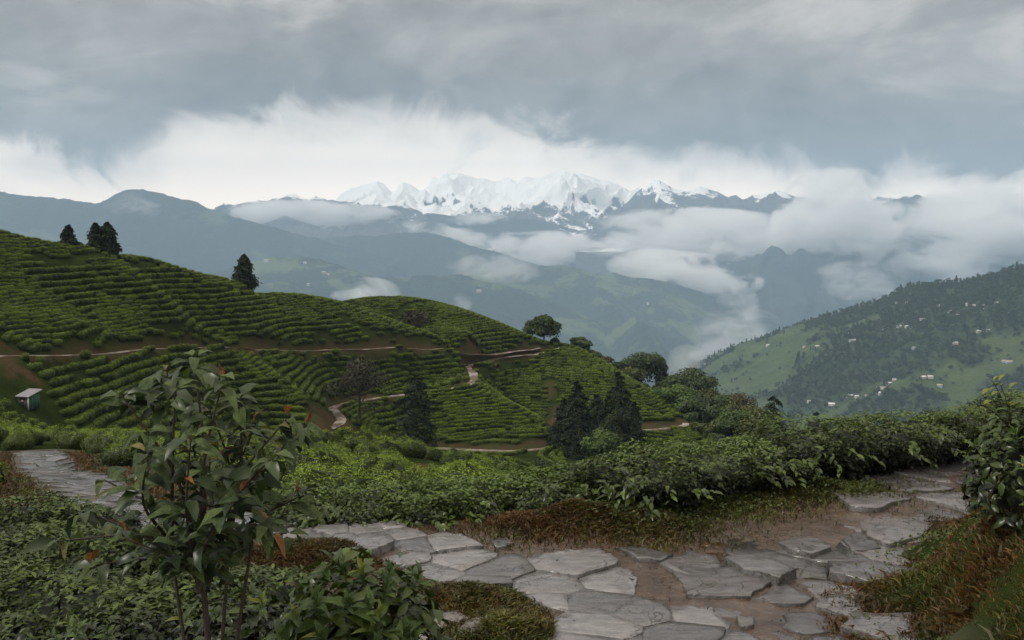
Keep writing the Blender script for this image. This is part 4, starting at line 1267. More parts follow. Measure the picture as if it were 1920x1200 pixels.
def loose_tea(name, label, group, x, y, z, rx, ry, h, nsep, nrest, leaf, seed, shoots=0, dark=0.0):
    """tea plant close enough to tell its leaves apart: the leaves that show largest are objects, the rest one mesh"""
    rng = np.random.default_rng(seed)
    root = link('tea_plant', None, None, (x, y, z))
    tag(root, label, 'tea plant', group)
    st = []
    for k in range(9):
        a = rng.uniform(0, 6.28); rr = rng.uniform(0.2, 0.8)
        e = np.array([math.cos(a) * rx * rr, math.sin(a) * ry * rr, h * rng.uniform(0.75, 0.95)])
        st.append(tube_np(densify(np.array([[0.02 * k - .08, 0, -0.02], [e[0] * .35, e[1] * .35, h * .4], e]), 0.1), np.linspace(0.014, 0.004, len(densify(np.array([[0.02 * k - .08, 0, -0.02], [e[0] * .35, e[1] * .35, h * .4], e]), 0.1))), 6))
    stem = link('stems', mesh_np('stems', *join_np(st), M_bark, True), root); stem['kind'] = 'stuff'
    # dark inner foliage + remaining leaves
    P, N = dome_points(nrest, rng, rx * 0.96, ry * 0.96, h * 0.95)
    P = P * (1 + rng.normal(0, 0.07, nrest))[:, None]
    V, F = leaves_fine(P, norm(N + np.array([0, 0, 0.5]) + rot_frames(nrest, rng) * 0.7), leaf * rng.uniform(0.6, 1.2, nrest), rng)
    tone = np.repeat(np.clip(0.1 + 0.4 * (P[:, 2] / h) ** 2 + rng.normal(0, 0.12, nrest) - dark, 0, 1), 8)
    core = bush_mesh('core', M_hedge, seed, rx * 0.72, ry * 0.72, h * 0.84, nleaf=10, leaf=0.02, core=(18, 8), lump=0.2)
    f = link('foliage', mesh_np('foliage', V, F, M_hedge, False, {'tone': tone}), root); f['kind'] = 'stuff'
    link('inner_foliage', core, root)
    # separate leaves on whorled shoots that face the viewer and the sky
    n_sh = max(1, nsep // 6)
    Ps, Ns = dome_points(n_sh * 4, rng, rx, ry, h, low=0.25)
    face = Ns[:, 2] * 0.8 - Ns[:, 1] * 0.9
    sel = np.argsort(-face + rng.normal(0, 0.25, len(face)))[:n_sh]
    for s in sel:
        b = Ps[s] * rng.uniform(0.95, 1.08); ax = norm(Ns[s] * 0.6 + np.array([0, 0, 0.9]) + rng.normal(0, .15, 3))
        young = rng.uniform() < 0.35
        for k in range(6):
            a = k * 2.4 + rng.uniform(-.4, .4)
            t1 = norm(np.cross(ax, [0.3, 1, 0.2])); t2 = np.cross(ax, t1)
            sp = 1.0 if k < 4 else 0.35
            d = norm((t1 * math.cos(a) + t2 * math.sin(a)) * sp + ax * (0.55 + 0.12 * k))
            me = LEAF_TY[k % 2] if (young and k >= 3) else LEAF_T[rng.integers(0, 4)]
            put_leaf(me, root, b + ax * 0.012 * k, d, norm(ax * 1.0 - d * 0.4 + rng.normal(0, 0.15, 3)), leaf * rng.uniform(0.75, 1.25) * (0.7 if k >= 4 else 1.0))
    # long upright shoots
    for s in range(shoots):
        a = rng.uniform(2.2, 5.2); b = np.array([math.cos(a) * rx * 0.6, math.sin(a) * ry * 0.5, h * 0.85])
        tipv = b + np.array([rng.normal(-0.06, 0.06), rng.normal(0, 0.05), rng.uniform(0.14, 0.34)])
        Pp = densify(np.array([b, (b + tipv) / 2 + rng.normal(0, .015, 3), tipv]), 0.04)
        sh = link('shoot', mesh_np('shoot', *tube_np(Pp, np.linspace(0.005, 0.002, len(Pp)), 5), M_bark, True), root)
        for k in range(9):
            q = Pp[min(len(Pp) - 1, int(len(Pp) * (0.2 + 0.09 * k)))]
            a2 = k * 2.4
            d = norm(np.array([math.cos(a2), math.sin(a2), rng.uniform(0.2, 0.9)]))
            me = LEAF_TY[k % 2] if k > 6 else LEAF_T[k % 4]
            put_leaf(me, sh, q, d, norm(np.array([0, 0, 1.0]) - d * 0.3 + rng.normal(0, .2, 3)), leaf * rng.uniform(0.7, 1.1))
    return root
loose_tea('tea_plant', 'bright green tea plant with large glossy leaves at the bottom edge', 'tea plants nearest the viewer', -0.70, 4.55, Z0 - 0.05, 0.46, 0.42, 1.16, 290, 1600, 0.105, 11)
loose_tea('tea_plant', 'dark tea plant under the main stem of the broad leaved shrub', 'tea plants nearest the viewer', -1.32, 4.75, Z0 - 0.05, 0.42, 0.4, 0.92, 120, 1500, 0.085, 12, dark=0.3)
loose_tea('tea_plant', 'dark tea plant in the bottom left corner before the clipped bushes', 'tea plants nearest the viewer', -1.98, 4.9, Z0 - 0.05, 0.44, 0.4, 0.80, 100, 1500, 0.07, 13, dark=0.3)
xb, yb = 3.60, 6.6
loose_tea('tea_plant', 'overgrown tea plant with upright shoots on the grassy bank', 'tea plants nearest the viewer', xb, yb, ground_at(xb, yb) - 0.32, 0.50, 0.55, 0.86, 240, 1700, 0.09, 14, shoots=16)
# ================================================================== STONE PATH, MUD, PUDDLES, GRASS
def stone_mat(name, wet, tint=(1, 1, 1)):
    m, t, out = new_mat(name)
    g = t.n('ShaderNodeNewGeometry'); oi = t.n('ShaderNodeObjectInfo')
    p = g.outputs['Position']
    mp = t.n('ShaderNodeMapping'); t.put(mp.inputs[0], p); mp.inputs['Scale'].default_value = (1.6, 5.5, 1.0); mp.inputs['Rotation'].default_value = (0, 0, 0.2)
    n1 = t.noise(mp.outputs[0], 2.2, 7, 0.66, dist=0.7)
    n2 = t.noise(p, 26.0, 6, 0.72)
    n3 = t.noise(p, 1.1, 4, 0.6)
    f = t.math('ADD', t.math('MULTIPLY', n1, 0.7), t.math('MULTIPLY', t.math('SUBTRACT', oi.outputs['Random'], 0.5), 0.36))
    a = tuple(c * k for c, k in zip((0.065, 0.062, 0.065), tint)); b = tuple(c * k for c, k in zip((0.225, 0.213, 0.214), tint))
    col = t.mix(t.mapr(f, 0.15, 0.58), a, b)
    col = t.mix(t.mapr(n2, 0.55, 0.72, 0, 0.55), col, (0.065, 0.058, 0.05))
    col = t.mix(t.mapr(n3, 0.58, 0.72, 0, 0.5), col, (0.085, 0.075, 0.042))
    n4 = t.noise(p, 3.4, 6, 0.7, dist=0.8)
    col = t.mix(t.mapr(n4, 0.50, 0.66, 0, 0.62), col, (0.050, 0.044, 0.038))
    # fine cracks
    vo = t.n('ShaderNodeTexVoronoi', feature='DISTANCE_TO_EDGE'); t.put(vo.inputs['Vector'], t.vmath('ADD', p, t.vmath('MULTIPLY', t.n('ShaderNodeTexNoise').outputs['Color'], (0.35, 0.35, 0.35)))); vo.inputs['Scale'].default_value = 1.25
    crack = t.mapr(vo.outputs['Distance'], 0.0, 0.013, 1, 0)
    crack = t.math('MULTIPLY', crack, t.mapr(n3, 0.42, 0.55))
    col = t.mix(t.math('MULTIPLY', crack, 0.85), col, (0.018, 0.015, 0.011))
    rough = t.math('ADD', t.mapr(n3, 0.35, 0.62, wet, wet + 0.28), t.mapr(n2, 0.3, 0.7, 0, 0.12))
    h = t.math('ADD', t.math('MULTIPLY', n1, 1.3), t.math('SUBTRACT', t.math('MULTIPLY', n2, 0.35), t.math('MULTIPLY', crack, 0.6)))
    ed = t.n('ShaderNodeAttribute', attribute_name='edge').outputs['Fac']
    dirt = t.mapr(t.math('ADD', ed, t.math('MULTIPLY', t.math('SUBTRACT', n2, 0.5), 0.9)), 0.95, 1.12, 0, 0.8, True)
    col = t.mix(dirt, col, t.mix(n3, (0.030, 0.022, 0.012), (0.045, 0.050, 0.012)))
    led = t.math('SNAP', n1, 0.07)
    h = t.math('ADD', h, t.math('MULTIPLY', led, 1.6))
    rough = t.math('ADD', rough, t.math('MULTIPLY', dirt, 0.4), clamp=True)
    b = principled(t, out, col, rough, t.bump(h, 0.85, 0.024), 0.6)
    t.put(b.inputs['Coat Weight'], t.mapr(n4, 0.40, 0.60, 0.15, 0.9))
    t.put(b.inputs['Coat Roughness'], t.mapr(n3, 0.35, 0.65, 0.03, 0.22))
    return m
M_stone = stone_mat('wet_slate', 0.15)
M_stone_wet = stone_mat('soaked_slate', 0.10, (0.66, 0.63, 0.64))
M_stone_rough = stone_mat('lichen_boulder', 0.5, (1.0, 0.95, 0.85))

def clip_poly(poly, p, n):
    """keep the part of poly where (q - p).n <= 0"""
    out = []
    for i in range(len(poly)):
        a, b = poly[i], poly[(i + 1) % len(poly)]
        da, db = (a - p) @ n, (b - p) @ n
        if da <= 0:
            out.append(a)
        if da * db < 0:
            out.append(a + (b - a) * da / (da - db))
    return out

def voronoi(seeds, bound):
    cells = []
    for i, s in enumerate(seeds):
        poly = [s + np.array(q) * bound for q in ((-1, -1), (1, -1), (1, 1), (-1, 1))]
        for j, o in enumerate(seeds):
            if j == i or np.linalg.norm(o - s) > bound * 3:
                continue
            d = o - s
            poly = clip_poly(poly, (s + o) / 2, d)
            if len(poly) < 3:
                break
        cells.append(np.array(poly) if len(poly) >= 3 else None)
    return cells

def inside_poly(pts, poly):
    r = np.zeros(len(pts), bool)
    x, y = pts[:, 0], pts[:, 1]
    for i in range(len(poly)):
        a, b = poly[i], poly[i - 1]
        c = (a[1] > y) != (b[1] > y)
        xi = (b[0] - a[0]) * (y - a[1]) / (b[1] - a[1] + 1e-12) + a[0]
        r ^= c & (x < xi)
    return r

def slab(name, poly, ztop, thick, seed, mat, parent, tilt=(0, 0), gap=0.004, jag=0.016, zfun=None):
    """one flagstone: irregular outline, chamfered edge, uneven top; its own origin at the middle of the top"""
    rng = np.random.default_rng(seed)
    c = poly.mean(0)
    # subdivide and roughen the outline
    out = []
    for i in range(len(poly)):
        a, b = poly[i], poly[(i + 1) % len(poly)]
        L = np.linalg.norm(b - a)
        k = max(1, int(L / 0.10))
        for t in np.arange(k) / k:
            q = a + (b - a) * t
            out.append(q)
    out = np.array(out)
    r = np.linalg.norm(out - c, axis=1)
    out = c + (out - c) * ((np.maximum(r - gap, r * .5)) / r)[:, None] + rng.normal(0, jag, out.shape) * (r > 0.05)[:, None]
    n = len(out)
    rel = out - c
    dz = rng.normal(0, 0.003, n)
    ins = rel * (1 - 0.005 / np.maximum(np.linalg.norm(rel, axis=1), 0.05))[:, None]
    inner = rel * 0.72
    def zt(q):
        return q[:, 0] * tilt[0] + q[:, 1] * tilt[1]
    V = np.concatenate([np.c_[rel * 1.01, zt(rel) - thick], np.c_[rel, zt(rel) - 0.006 + dz], np.c_[ins, zt(ins) + dz], np.c_[inner, zt(inner) + rng.normal(0.003, 0.004, n)], [[0, 0, 0.004]]])
    F = []
    for i in range(n):
        j = (i + 1) % n
        for k in range(3):
            F.append((k * n + i, k * n + j, (k + 1) * n + j)); F.append((k * n + i, (k + 1) * n + j, (k + 1) * n + i))
        F.append((3 * n + i, 3 * n + j, 4 * n))
    edge = np.concatenate([np.ones(2 * n), np.full(n, 0.92), np.zeros(n), [0]])
    return link(name, mesh_np(name, V, np.array(F), mat, False, {'edge': edge}), parent, (c[0], c[1], ztop))

PAVED = [(480, 1004), (560, 992), (600, 995), (640, 988), (690, 990), (752, 982), (775, 1000), (800, 1010), (868, 1014), (905, 1034), (935, 1046), (972, 1040), (985, 1049), (1060, 1036), (1130, 1034), (1168, 1060), (1198, 1082),
         (1190, 1112), (1240, 1132), (1335, 1134), (1362, 1160), (1432, 1200), (1520, 1290), (1030, 1290), (1040, 1150), (1010, 1135), (985, 1120), (935, 1092), (905, 1112), (860, 1112), (790, 1092), (735, 1068), (690, 1058), (650, 1044), (590, 1022), (480, 1018)]
SEEDS = [(505, 1008), (548, 1004), (590, 1012), (622, 1003), (684, 1000), (735, 989), (640, 1028), (706, 1020), (758, 1012), (690, 1046), (776, 1030), (840, 1026), (745, 1058), (868, 1058),
         (805, 1084), (925, 1072), (1070, 1060), (905, 1106), (1020, 1100), (1160, 1092), (1012, 1130), (1120, 1132), (1210, 1148), (1300, 1150), (1115, 1176), (1290, 1192),
         (1090, 1222), (1240, 1232), (1400, 1212), (1120, 1280), (1300, 1280), (1470, 1270)]
def px_plane(u, v, z=Z0):
    d = z / vslope(v)
    return np.array([(pt(u, v, d))[0], d])

def build_path():
    path = link('stone_path', None, None, (0, 0, 0)); path['kind'] = 'structure'
    seeds = np.array([px_plane(*q) for q in SEEDS])
    outline = np.array([px_plane(*q) for q in PAVED])
    cells = voronoi(seeds, 1.6)
    rng = np.random.default_rng(3)
    k = 0
    for i, cpoly in enumerate(cells):
        if cpoly is None:
            continue
        # trim the cell to the paved outline: march vertices back towards the seed
        s = seeds[i]
        dense = []
        for a in range(len(cpoly)):
            p, q = cpoly[a], cpoly[(a + 1) % len(cpoly)]
            for t in np.linspace(0, 1, max(2, int(np.linalg.norm(q - p) / 0.14)), endpoint=False):
                dense.append(p + (q - p) * t)
        dense = np.array(dense)
        ts = np.linspace(1, 0.1, 31)
        best = np.full(len(dense), 0.1)
        done = np.zeros(len(dense), bool)
        for t in ts:
            okk = inside_poly(s + (dense - s) * t, outline) & ~done
            best[okk] = t; done |= okk
        poly = s + (dense - s) * best[:, None]
        c = poly.mean(0)
        z = ground_at(*c) + 0.026 + rng.normal(0, 0.005)
        slab('flagstone', poly, z, 0.13, 1000 + i, M_stone, path, tuple(rng.normal(0, 0.006, 2)), -0.002, 0.006)
        k += 1
    # the path goes on behind the shrub and down to the left
    P = PATH_MAIN
    T = norm(np.gradient(P[:, :2], axis=0)); N = np.stack([-T[:, 1], T[:, 0]], 1)
    sd_, zz = [], []
    u, _ = to_px(P[:, 0], P[:, 1], P[:, 2])
    i0 = int(np.argmax(u < 490))
    L = 0; acc = 0
    for i in range(i0, len(P)):
        step = np.linalg.norm(P[i, :2] - P[i - 1, :2]); acc += step
        if acc > 0.62:
            acc = 0
            hw = 0.62
            for c in (-1, 0, 1):
                sd_.append(P[i, :2] + N[i] * (c * hw * 0.72 + rng.normal(0, 0.08)) + T[i] * (rng.normal(0, 0.10) + (0.22 if c == 0 else 0)))
    sd_ = np.array(sd_)
    cells = voronoi(sd_, 0.62)
    for i, cpoly in enumerate(cells):
        if cpoly is None:
            continue
        d, _ = poly_dist(cpoly[:, 0], cpoly[:, 1], P)
        s = sd_[i]
        ds, _ = poly_dist(np.array([s[0]]), np.array([s[1]]), P)
        lim = 0.56
        t = np.where(d > lim, np.clip((lim - ds[0]) / np.maximum(d - ds[0], 1e-3), 0.25, 1), 1)
        poly = s + (cpoly - s) * t[:, None]
        c = poly.mean(0); e = 0.15
        gx = (ground_at(c[0] + e, c[1]) - ground_at(c[0] - e, c[1])) / (2 * e); gy = (ground_at(c[0], c[1] + e) - ground_at(c[0], c[1] - e)) / (2 * e)
        slab('flagstone', poly, ground_at(*c) + 0.035, 0.12, 2000 + i, M_stone_wet, path, (gx + rng.normal(0, .02), gy + rng.normal(0, .02)), 0.016, 0.008)
        k += 1
    # loose and sunken slabs on the muddy right branch
    EXTRA = [([(1356, 1054), (1398, 1044), (1452, 1060), (1492, 1080), (1462, 1098), (1400, 1080)], 0.075, (0.02, -0.03), M_stone),
             ([(1150, 1030), (1215, 1030), (1262, 1042), (1240, 1056), (1195, 1050)], 0.03, (-0.02, -0.03), M_stone_wet),
             ([(1236, 1058), (1290, 1034), (1345, 1040), (1352, 1062), (1308, 1082), (1262, 1070)], 0.03, (-0.03, 0.02), M_stone_wet),
             ([(1640, 962), (1700, 972), (1752, 986), (1722, 1012), (1664, 1026), (1622, 1010), (1612, 984)], 0.035, (0.0, -0.01), M_stone_wet),
             ([(1462, 1018), (1490, 1002), (1540, 1008), (1560, 1030), (1520, 1042), (1480, 1034)], 0.03, (0.03, -0.05), M_stone_wet),
             ([(1540, 1044), (1590, 1034), (1630, 1040), (1618, 1062), (1570, 1068)], 0.02, (-0.03, -0.03), M_stone_wet),
             ([(916, 1022), (950, 1016), (962, 1028), (934, 1036)], 0.02, (0.0, 0.0), M_stone_wet),
             ([(1384, 1158), (1412, 1156), (1418, 1172), (1392, 1176)], 0.025, (0, 0), M_stone_rough),
             ([(1240, 1078), (1300, 1090), (1330, 1108), (1280, 1124), (1225, 1108)], -0.015, (0.0, 0.0), M_stone_wet),
             ([(1880, 890), (1950, 868), (2060, 850), (2040, 880), (1930, 905)], 0.06, (0.0, 0.0), M_stone_wet),
             ([(1580, 1010), (1608, 992), (1640, 1000), (1650, 1028), (1600, 1032)], 0.015, (0.0, 0.0), M_stone_wet)]
    for i, (pp, up, tilt, m) in enumerate(EXTRA):
        poly = np.array([px_plane(*q) for q in pp])
        c = poly.mean(0)
        slab('flagstone', poly, ground_at(*c) + up, 0.12, 3000 + i, m, path, tilt, 0.0, 0.010)
    SE = [(1395, 1098), (1470, 1112), (1545, 1100), (1600, 1070), (1420, 1150), (1510, 1160), (1590, 1130), (1460, 1200), (1560, 1210), (1650, 1180), (1520, 1260), (1640, 1260), (1560, 1040), (1500, 1062), (1650, 1030), (1700, 1000), (1668, 948), (1720, 926), (1716, 958), (1770, 908), (1772, 946), (1826, 892), (1836, 918), (1884, 882), (1900, 902), (1950, 872)]
    se = np.array([px_plane(*q) for q in SE])
    for i, cp in enumerate(voronoi(se, 0.55)):
        if cp is None:
            continue
        sp = se[i] + (cp - se[i]) * (0.86 + 0.1 * rng.uniform())
        c = sp.mean(0)
        slab('flagstone', sp, ground_at(*c) + rng.uniform(-0.004, 0.022), 0.12, 4000 + i, M_stone_wet, path, tuple(rng.normal(0, 0.02, 2)), 0.004, 0.018)
    print('STONES', k)
build_path()

# rounded stones at the lower edge of the paving
def boulder(label, u, v, r, seed):
    x, y = px_plane(u, v)
    bm = bmesh.new(); bmesh.ops.create_icosphere(bm, subdivisions=3, radius=1)
    co = np.array([q.co[:] for q in bm.verts])
    n = 1 + 0.55 * fbm(co[:, 0] * 1.3 + seed, co[:, 1] * 1.3 + co[:, 2], seed, 4)
    for q, k in zip(bm.verts, n):
        q.co = Vector((q.co.x * r * k, q.co.y * r * 0.8 * k, max(q.co.z, -0.4) * r * 0.28 * k))
    me = bpy.data.meshes.new('boulder'); bm.to_mesh(me); bm.free(); me.materials.append(M_stone_rough)
    for pl in me.polygons: pl.use_smooth = False
    tag(link('boulder', me, None, (x, y, ground_at(x, y) - 0.02), (0, 0, seed)), label, 'stone')
boulder('pale lichen spotted stone beside the bright tea plant at the bottom edge', 838, 1168, 0.22, 1)
boulder('grey stone sunk in the moss at the bottom edge of the paving', 898, 1196, 0.17, 2)
boulder('small stone in the moss left of the lowest slabs', 790, 1196, 0.12, 3)

# ---- puddles: level sheets lying in the hollows of the mud
def water_mat(name, col, rough):
    m, t, out = new_mat(name)
    g = t.n('ShaderNodeNewGeometry')
    n = t.noise(g.outputs['Position'], 14.0, 3, 0.5)
    b = principled(t, out, col, rough, t.bump(n, 0.10, 0.01), 0.5)
    return m
M_water = water_mat('muddy_water', (0.045, 0.028, 0.014), 0.06)
M_water2 = water_mat('clear_rain_water', (0.035, 0.032, 0.030), 0.04)
def puddle(px, up, mat, seed):
    poly = np.array([px_plane(*q) for q in px]); c = poly.mean(0)
    P = densify(np.vstack([np.c_[poly, np.zeros(len(poly))], [np.r_[poly[0], 0]]]), 0.08)[:-1]
    rng = np.random.default_rng(seed)
    r = P[:, :2] - c
    th = np.arctan2(r[:, 1], r[:, 0])
    k = 1.25 + 0.2 * fbm(np.cos(th) * 2.5 + seed, np.sin(th) * 2.5, seed, 4)
    P2 = c + r * k[:, None]
    n = len(P2)
    gz = float((lambda a, q: np.percentile(a, q))(terrain_h(np.r_[P2[:, 0], (c[0] + (P2[:, 0] - c[0]) * .6), (c[0] + (P2[:, 0] - c[0]) * .3)], np.r_[P2[:, 1], c[1] + (P2[:, 1] - c[1]) * .6, c[1] + (P2[:, 1] - c[1]) * .3]), 45 if mat is M_water2 else 28))
    from mathutils.geometry import tessellate_polygon
    V = np.c_[P2 - c, np.zeros(n)]
    F = tessellate_polygon([[Vector(q) for q in V]])
    o = link('puddle_water', mesh_np('puddle_water', V, np.array([tuple(q) for q in F]), mat, True), None, (c[0], c[1], gz + up)); o['kind'] = 'structure'
puddle([(1372, 1010), (1390, 982), (1420, 966), (1446, 972), (1442, 1000), (1446, 1030), (1420, 1044), (1385, 1036)], -0.004, M_water2, 1)
puddle([(1200, 1088), (1250, 1076), (1320, 1084), (1370, 1092), (1340, 1112), (1270, 1130), (1215, 1122)], -0.004, M_water, 2)
puddle([(1230, 1040), (1290, 1016), (1350, 1018), (1350, 1040), (1290, 1052)], -0.004, M_water, 4)
puddle([(1600, 1000), (1660, 1020), (1740, 984), (1790, 960), (1770, 1000), (1680, 1040), (1600, 1050)], -0.004, M_water2, 5)
puddle([(1790, 905), (1850, 880), (1920, 872), (1900, 892), (1850, 912)], -0.004, M_water, 6)
puddle([(1420, 1120), (1500, 1110), (1560, 1150), (1520, 1200), (1440, 1170)], -0.004, M_water2, 7)

# ---- grass and moss
def grass_mat(name):
    m, t, out = new_mat(name)
    c = t.n('ShaderNodeAttribute', attribute_name='col').outputs['Color']
    b = t.n('ShaderNodeBsdfPrincipled'); t.put(b.inputs['Base Color'], c); b.inputs['Roughness'].default_value = 0.5; b.inputs['Specular IOR Level'].default_value = 0.3
    tr = t.n('ShaderNodeBsdfTranslucent'); t.put(tr.inputs[0], c)
    mx = t.n('ShaderNodeMixShader'); mx.inputs[0].default_value = 0.25
    t.t.links.new(b.outputs[0], mx.inputs[1]); t.t.links.new(tr.outputs[0], mx.inputs[2]); t.t.links.new(mx.outputs[0], out.inputs[0])
    return m
M_grass = grass_mat('grass_blades')
def grass_field(label, X, Y, L, green, seed, spread=0.9):
    """blades at X, Y; green 0 = rust brown, 1 = green"""
    rng = np.random.default_rng(seed)
    n = len(X)
    Z = terrain_h(X, Y)
    az = rng.uniform(0, 6.28, n); lean = rng.uniform(0.2, spread, n)
    d = np.stack([np.cos(az) * lean, np.sin(az) * lean - 0.1, np.ones(n)], 1); d = norm(d)
    w = norm(np.cross(d, rot_frames(n, rng))) * (L * rng.uniform(0.04, 0.10, n))[:, None]
    b = np.stack([X, Y, Z - 0.008], 1)
    mid = b + d * (L * 0.6)[:, None]
    tip = b + d * L[:, None] + np.stack([np.cos(az) * L * 0.25, np.sin(az) * L * 0.25, -L * 0.22], 1)
    V = np.stack([b - w, b + w, mid + w * 0.8, mid - w * 0.8, tip], 1).reshape(-1, 3)
    k = np.arange(n)[:, None] * 5
    F = (k[:, :, None] + np.array([[0, 1, 2], [0, 2, 3], [3, 2, 4]])[None]).reshape(-1, 3)
    g = np.clip(green + rng.normal(0, 0.18, n), 0, 1)[:, None]
    br = (rng.uniform(0.35, 1.2, n) * (1 + 0.7 * fbm(X * 3.1, Y * 3.1, seed + 3, 3)))[:, None].clip(0.15, 1.6)
    rust = np.array([[0.082, 0.033, 0.009]]); straw = np.array([[0.128, 0.066, 0.016]]); gr = np.array([[0.058, 0.080, 0.014]]); gr2 = np.array([[0.085, 0.105, 0.016]])
    q = rng.uniform(0, 1, n)[:, None]
    col = ((rust * (1 - q) + straw * q) * (1 - g) + (gr * (1 - q) + gr2 * q) * g) * br
    o = link('grass', mesh_np('grass', V, F, M_grass, False, {'col': np.repeat(col, 5, 0)})); o['kind'] = 'stuff'; o['label'] = label
    return o
def grass_bank():
    rng = np.random.default_rng(6)
    n = 430000
    X = rng.uniform(1.2, 6.6, n); Y = rng.uniform(3.6, 11.8, n)
    bs = bank_side(X, Y) + 0.30 * fbm(X * 2.2, Y * 2.2, 8, 4)
    ok = (bs > rng.uniform(-0.12, 0.16, n)) & (fbm(X * 2.6, Y * 2.6, 77, 4) + 0.25 * (rng.uniform(size=n) - 0.5) > -0.22) & (bs < 4.5) & (np.abs(X / Y) < 0.58 + 0.3 * rng.uniform(size=n) ** 3)
    X, Y, bs = X[ok], Y[ok], bs[ok]
    gn = fbm(X * 1.1 + 3, Y * 1.1, 21, 4)
    green = smooth(0.05, 0.55, gn + 0.25 * (rng.uniform(size=len(X)) - 0.5)) * 0.8
    L = rng.uniform(0.025, 0.085, len(X)) * (1 + 0.9 * fbm(X * 2.2, Y * 2.2, 31, 3))
    stray = rng.uniform(size=len(X)) < 0.03
    L = np.where(stray, np.abs(L) * 1.7, np.abs(L) * 0.85)
    grass_field('matted rust brown and green grass covering the bank', X, Y, np.abs(L), green, 61, 1.5)
grass_bank()
def grass_mounds():
    rng = np.random.default_rng(9)
    XS, YS, GS, LS = [], [], [], []
    for cx, cy, rx, ry, h in MOUNDS:
        n = int(13000 * rx * (ry + 0.15) / 0.3)
        x = cx + rng.normal(0, 0.62, n) * rx; y = cy + rng.normal(0, 0.62, n) * (ry + 0.08)
        XS.append(x); YS.append(y)
        g0 = {0: 0.10, 1: 0.85, 2: 0.35, 3: 0.25, 4: 0.6, 5: 0.75, 6: 0.8}[MOUNDS.index((cx, cy, rx, ry, h))]
        GS.append(np.clip(g0 + 0.6 * fbm(x * 2.2, y * 2.2, 44, 3), 0, 1)); LS.append(rng.uniform(0.03, 0.09, n))
    X, Y, G, L = map(np.concatenate, (XS, YS, GS, LS))
    outline = np.array([px_plane(*q) for q in PAVED])
    ok = ~inside_poly(np.stack([X, Y], 1), outline)
    X, Y, G, L = X[ok], Y[ok], G[ok], L[ok]
    grass_field('tufts of brown and green grass along the edges of the path', X, Y, L, G, 62, 1.0)
    # thin grass along hedge foot, path edges and in joints
    n = 110000
    x = rng.uniform(-4.5, 6.5, n); y = rng.uniform(6.2, 12.6, n)
    u, v = to_px(x, y, np.full(n, Z0))
    hv = np.interp(u, [q[0] for q in HEDGE], [q[1] for q in HEDGE])
    near_hedge = smooth(34, 4, v - hv) * (v - hv > -30)
    inp = inside_poly(np.stack([x, y], 1), outline)
    patch = smooth(0.12, 0.42, fbm(x * 1.7, y * 1.7, 70, 4))
    prob = np.maximum(near_hedge * 0.4, patch * 0.30 * (~inp))
    sdm = np.array([px_plane(*q) for q in SEEDS])
    dd = np.sort(np.hypot(x[:, None] - sdm[None, :, 0], y[:, None] - sdm[None, :, 1]), axis=1)
    joint = smooth(0.07, 0.0, dd[:, 1] - dd[:, 0]) * smooth(-0.05, 0.25, fbm(x * 1.5, y * 1.5, 90, 3))
    prob = np.where(inp, joint * 0.55, prob)
    left = (u < 1000) & (~inp) & (v > 1000)
    prob = np.where(left, 0.7, prob)
    keep = rng.uniform(size=n) < prob
    x, y, u, v = x[keep], y[keep], u[keep], v[keep]
    g = np.clip(0.55 + 0.6 * fbm(x * 1.3, y * 1.3, 71, 3), 0, 1)
    grass_field('sparse grass along the foot of the hedge and in the mud', x, y, rng.uniform(0.015, 0.055, len(x)), g, 63, 1.3)
    # rust coloured verges of the left part of the path
    m = 26000
    k = rng.integers(0, len(PATH_MAIN), m)
    sgn = rng.choice([-1, 1], m)
    T = norm(np.gradient(PATH_MAIN[:, :2], axis=0)); N = np.stack([-T[:, 1], T[:, 0]], 1)
    off = 0.80 + np.abs(rng.normal(0, 0.35, m))
    x = PATH_MAIN[k, 0] + N[k, 0] * off * sgn + rng.normal(0, .1, m); y = PATH_MAIN[k, 1] + N[k, 1] * off * sgn + rng.normal(0, .1, m)
    ok = (y > 9.6) & (x < -2.4)
    x, y = x[ok], y[ok]
    grass_field('brown grass verge beside the curving stone path', x, y, rng.uniform(0.05, 0.16, len(x)), np.clip(0.25 + 0.6 * fbm(x, y, 72, 3), 0, 1), 64, 1.0)
grass_mounds()
def weeds():
    rng = np.random.default_rng(27)
    n = 16000
    X = rng.uniform(1.6, 5.6, n); Y = rng.uniform(4.2, 11.5, n)
    ok = (bank_side(X, Y) > 0.05) & (np.abs(X / Y) < 0.58) & (fbm(X * 1.4 + 7, Y * 1.4, 141, 4) > 0.20)
    X, Y = X[ok], Y[ok]
    x2 = rng.normal(0, 1, 9000); k = rng.integers(0, 3, 9000)
    X = np.r_[X, np.array([1.15, 1.75, 2.6])[k] + x2 * np.array([0.35, 0.4, 0.6])[k]]; Y = np.r_[Y, np.array([9.25, 9.75, 10.3])[k] + rng.normal(0, .16, 9000)]
    n = len(X)
    P = np.stack([X, Y, terrain_h(X, Y) + rng.uniform(0.005, 0.07, n)], 1)
    V, F = leaves_kite(P, norm(np.array([0, -0.2, 1.0]) + rot_frames(n, rng) * 0.7), rng.uniform(0.015, 0.045, n), rng, 0.6, 0.2)
    q = rng.uniform(size=n)[:, None]
    c = (np.array([[0.030, 0.055, 0.010]]) * (1 - q) + np.array([[0.10, 0.125, 0.022]]) * q) * rng.uniform(0.5, 1.2, n)[:, None]
    o = link('weeds', mesh_np('weeds', V, F, M_grass, False, {'col': np.repeat(c, 4, 0)})); o['kind'] = 'stuff'; o['label'] = 'small leafy weeds among the grass of the bank and below the hedge'
weeds()
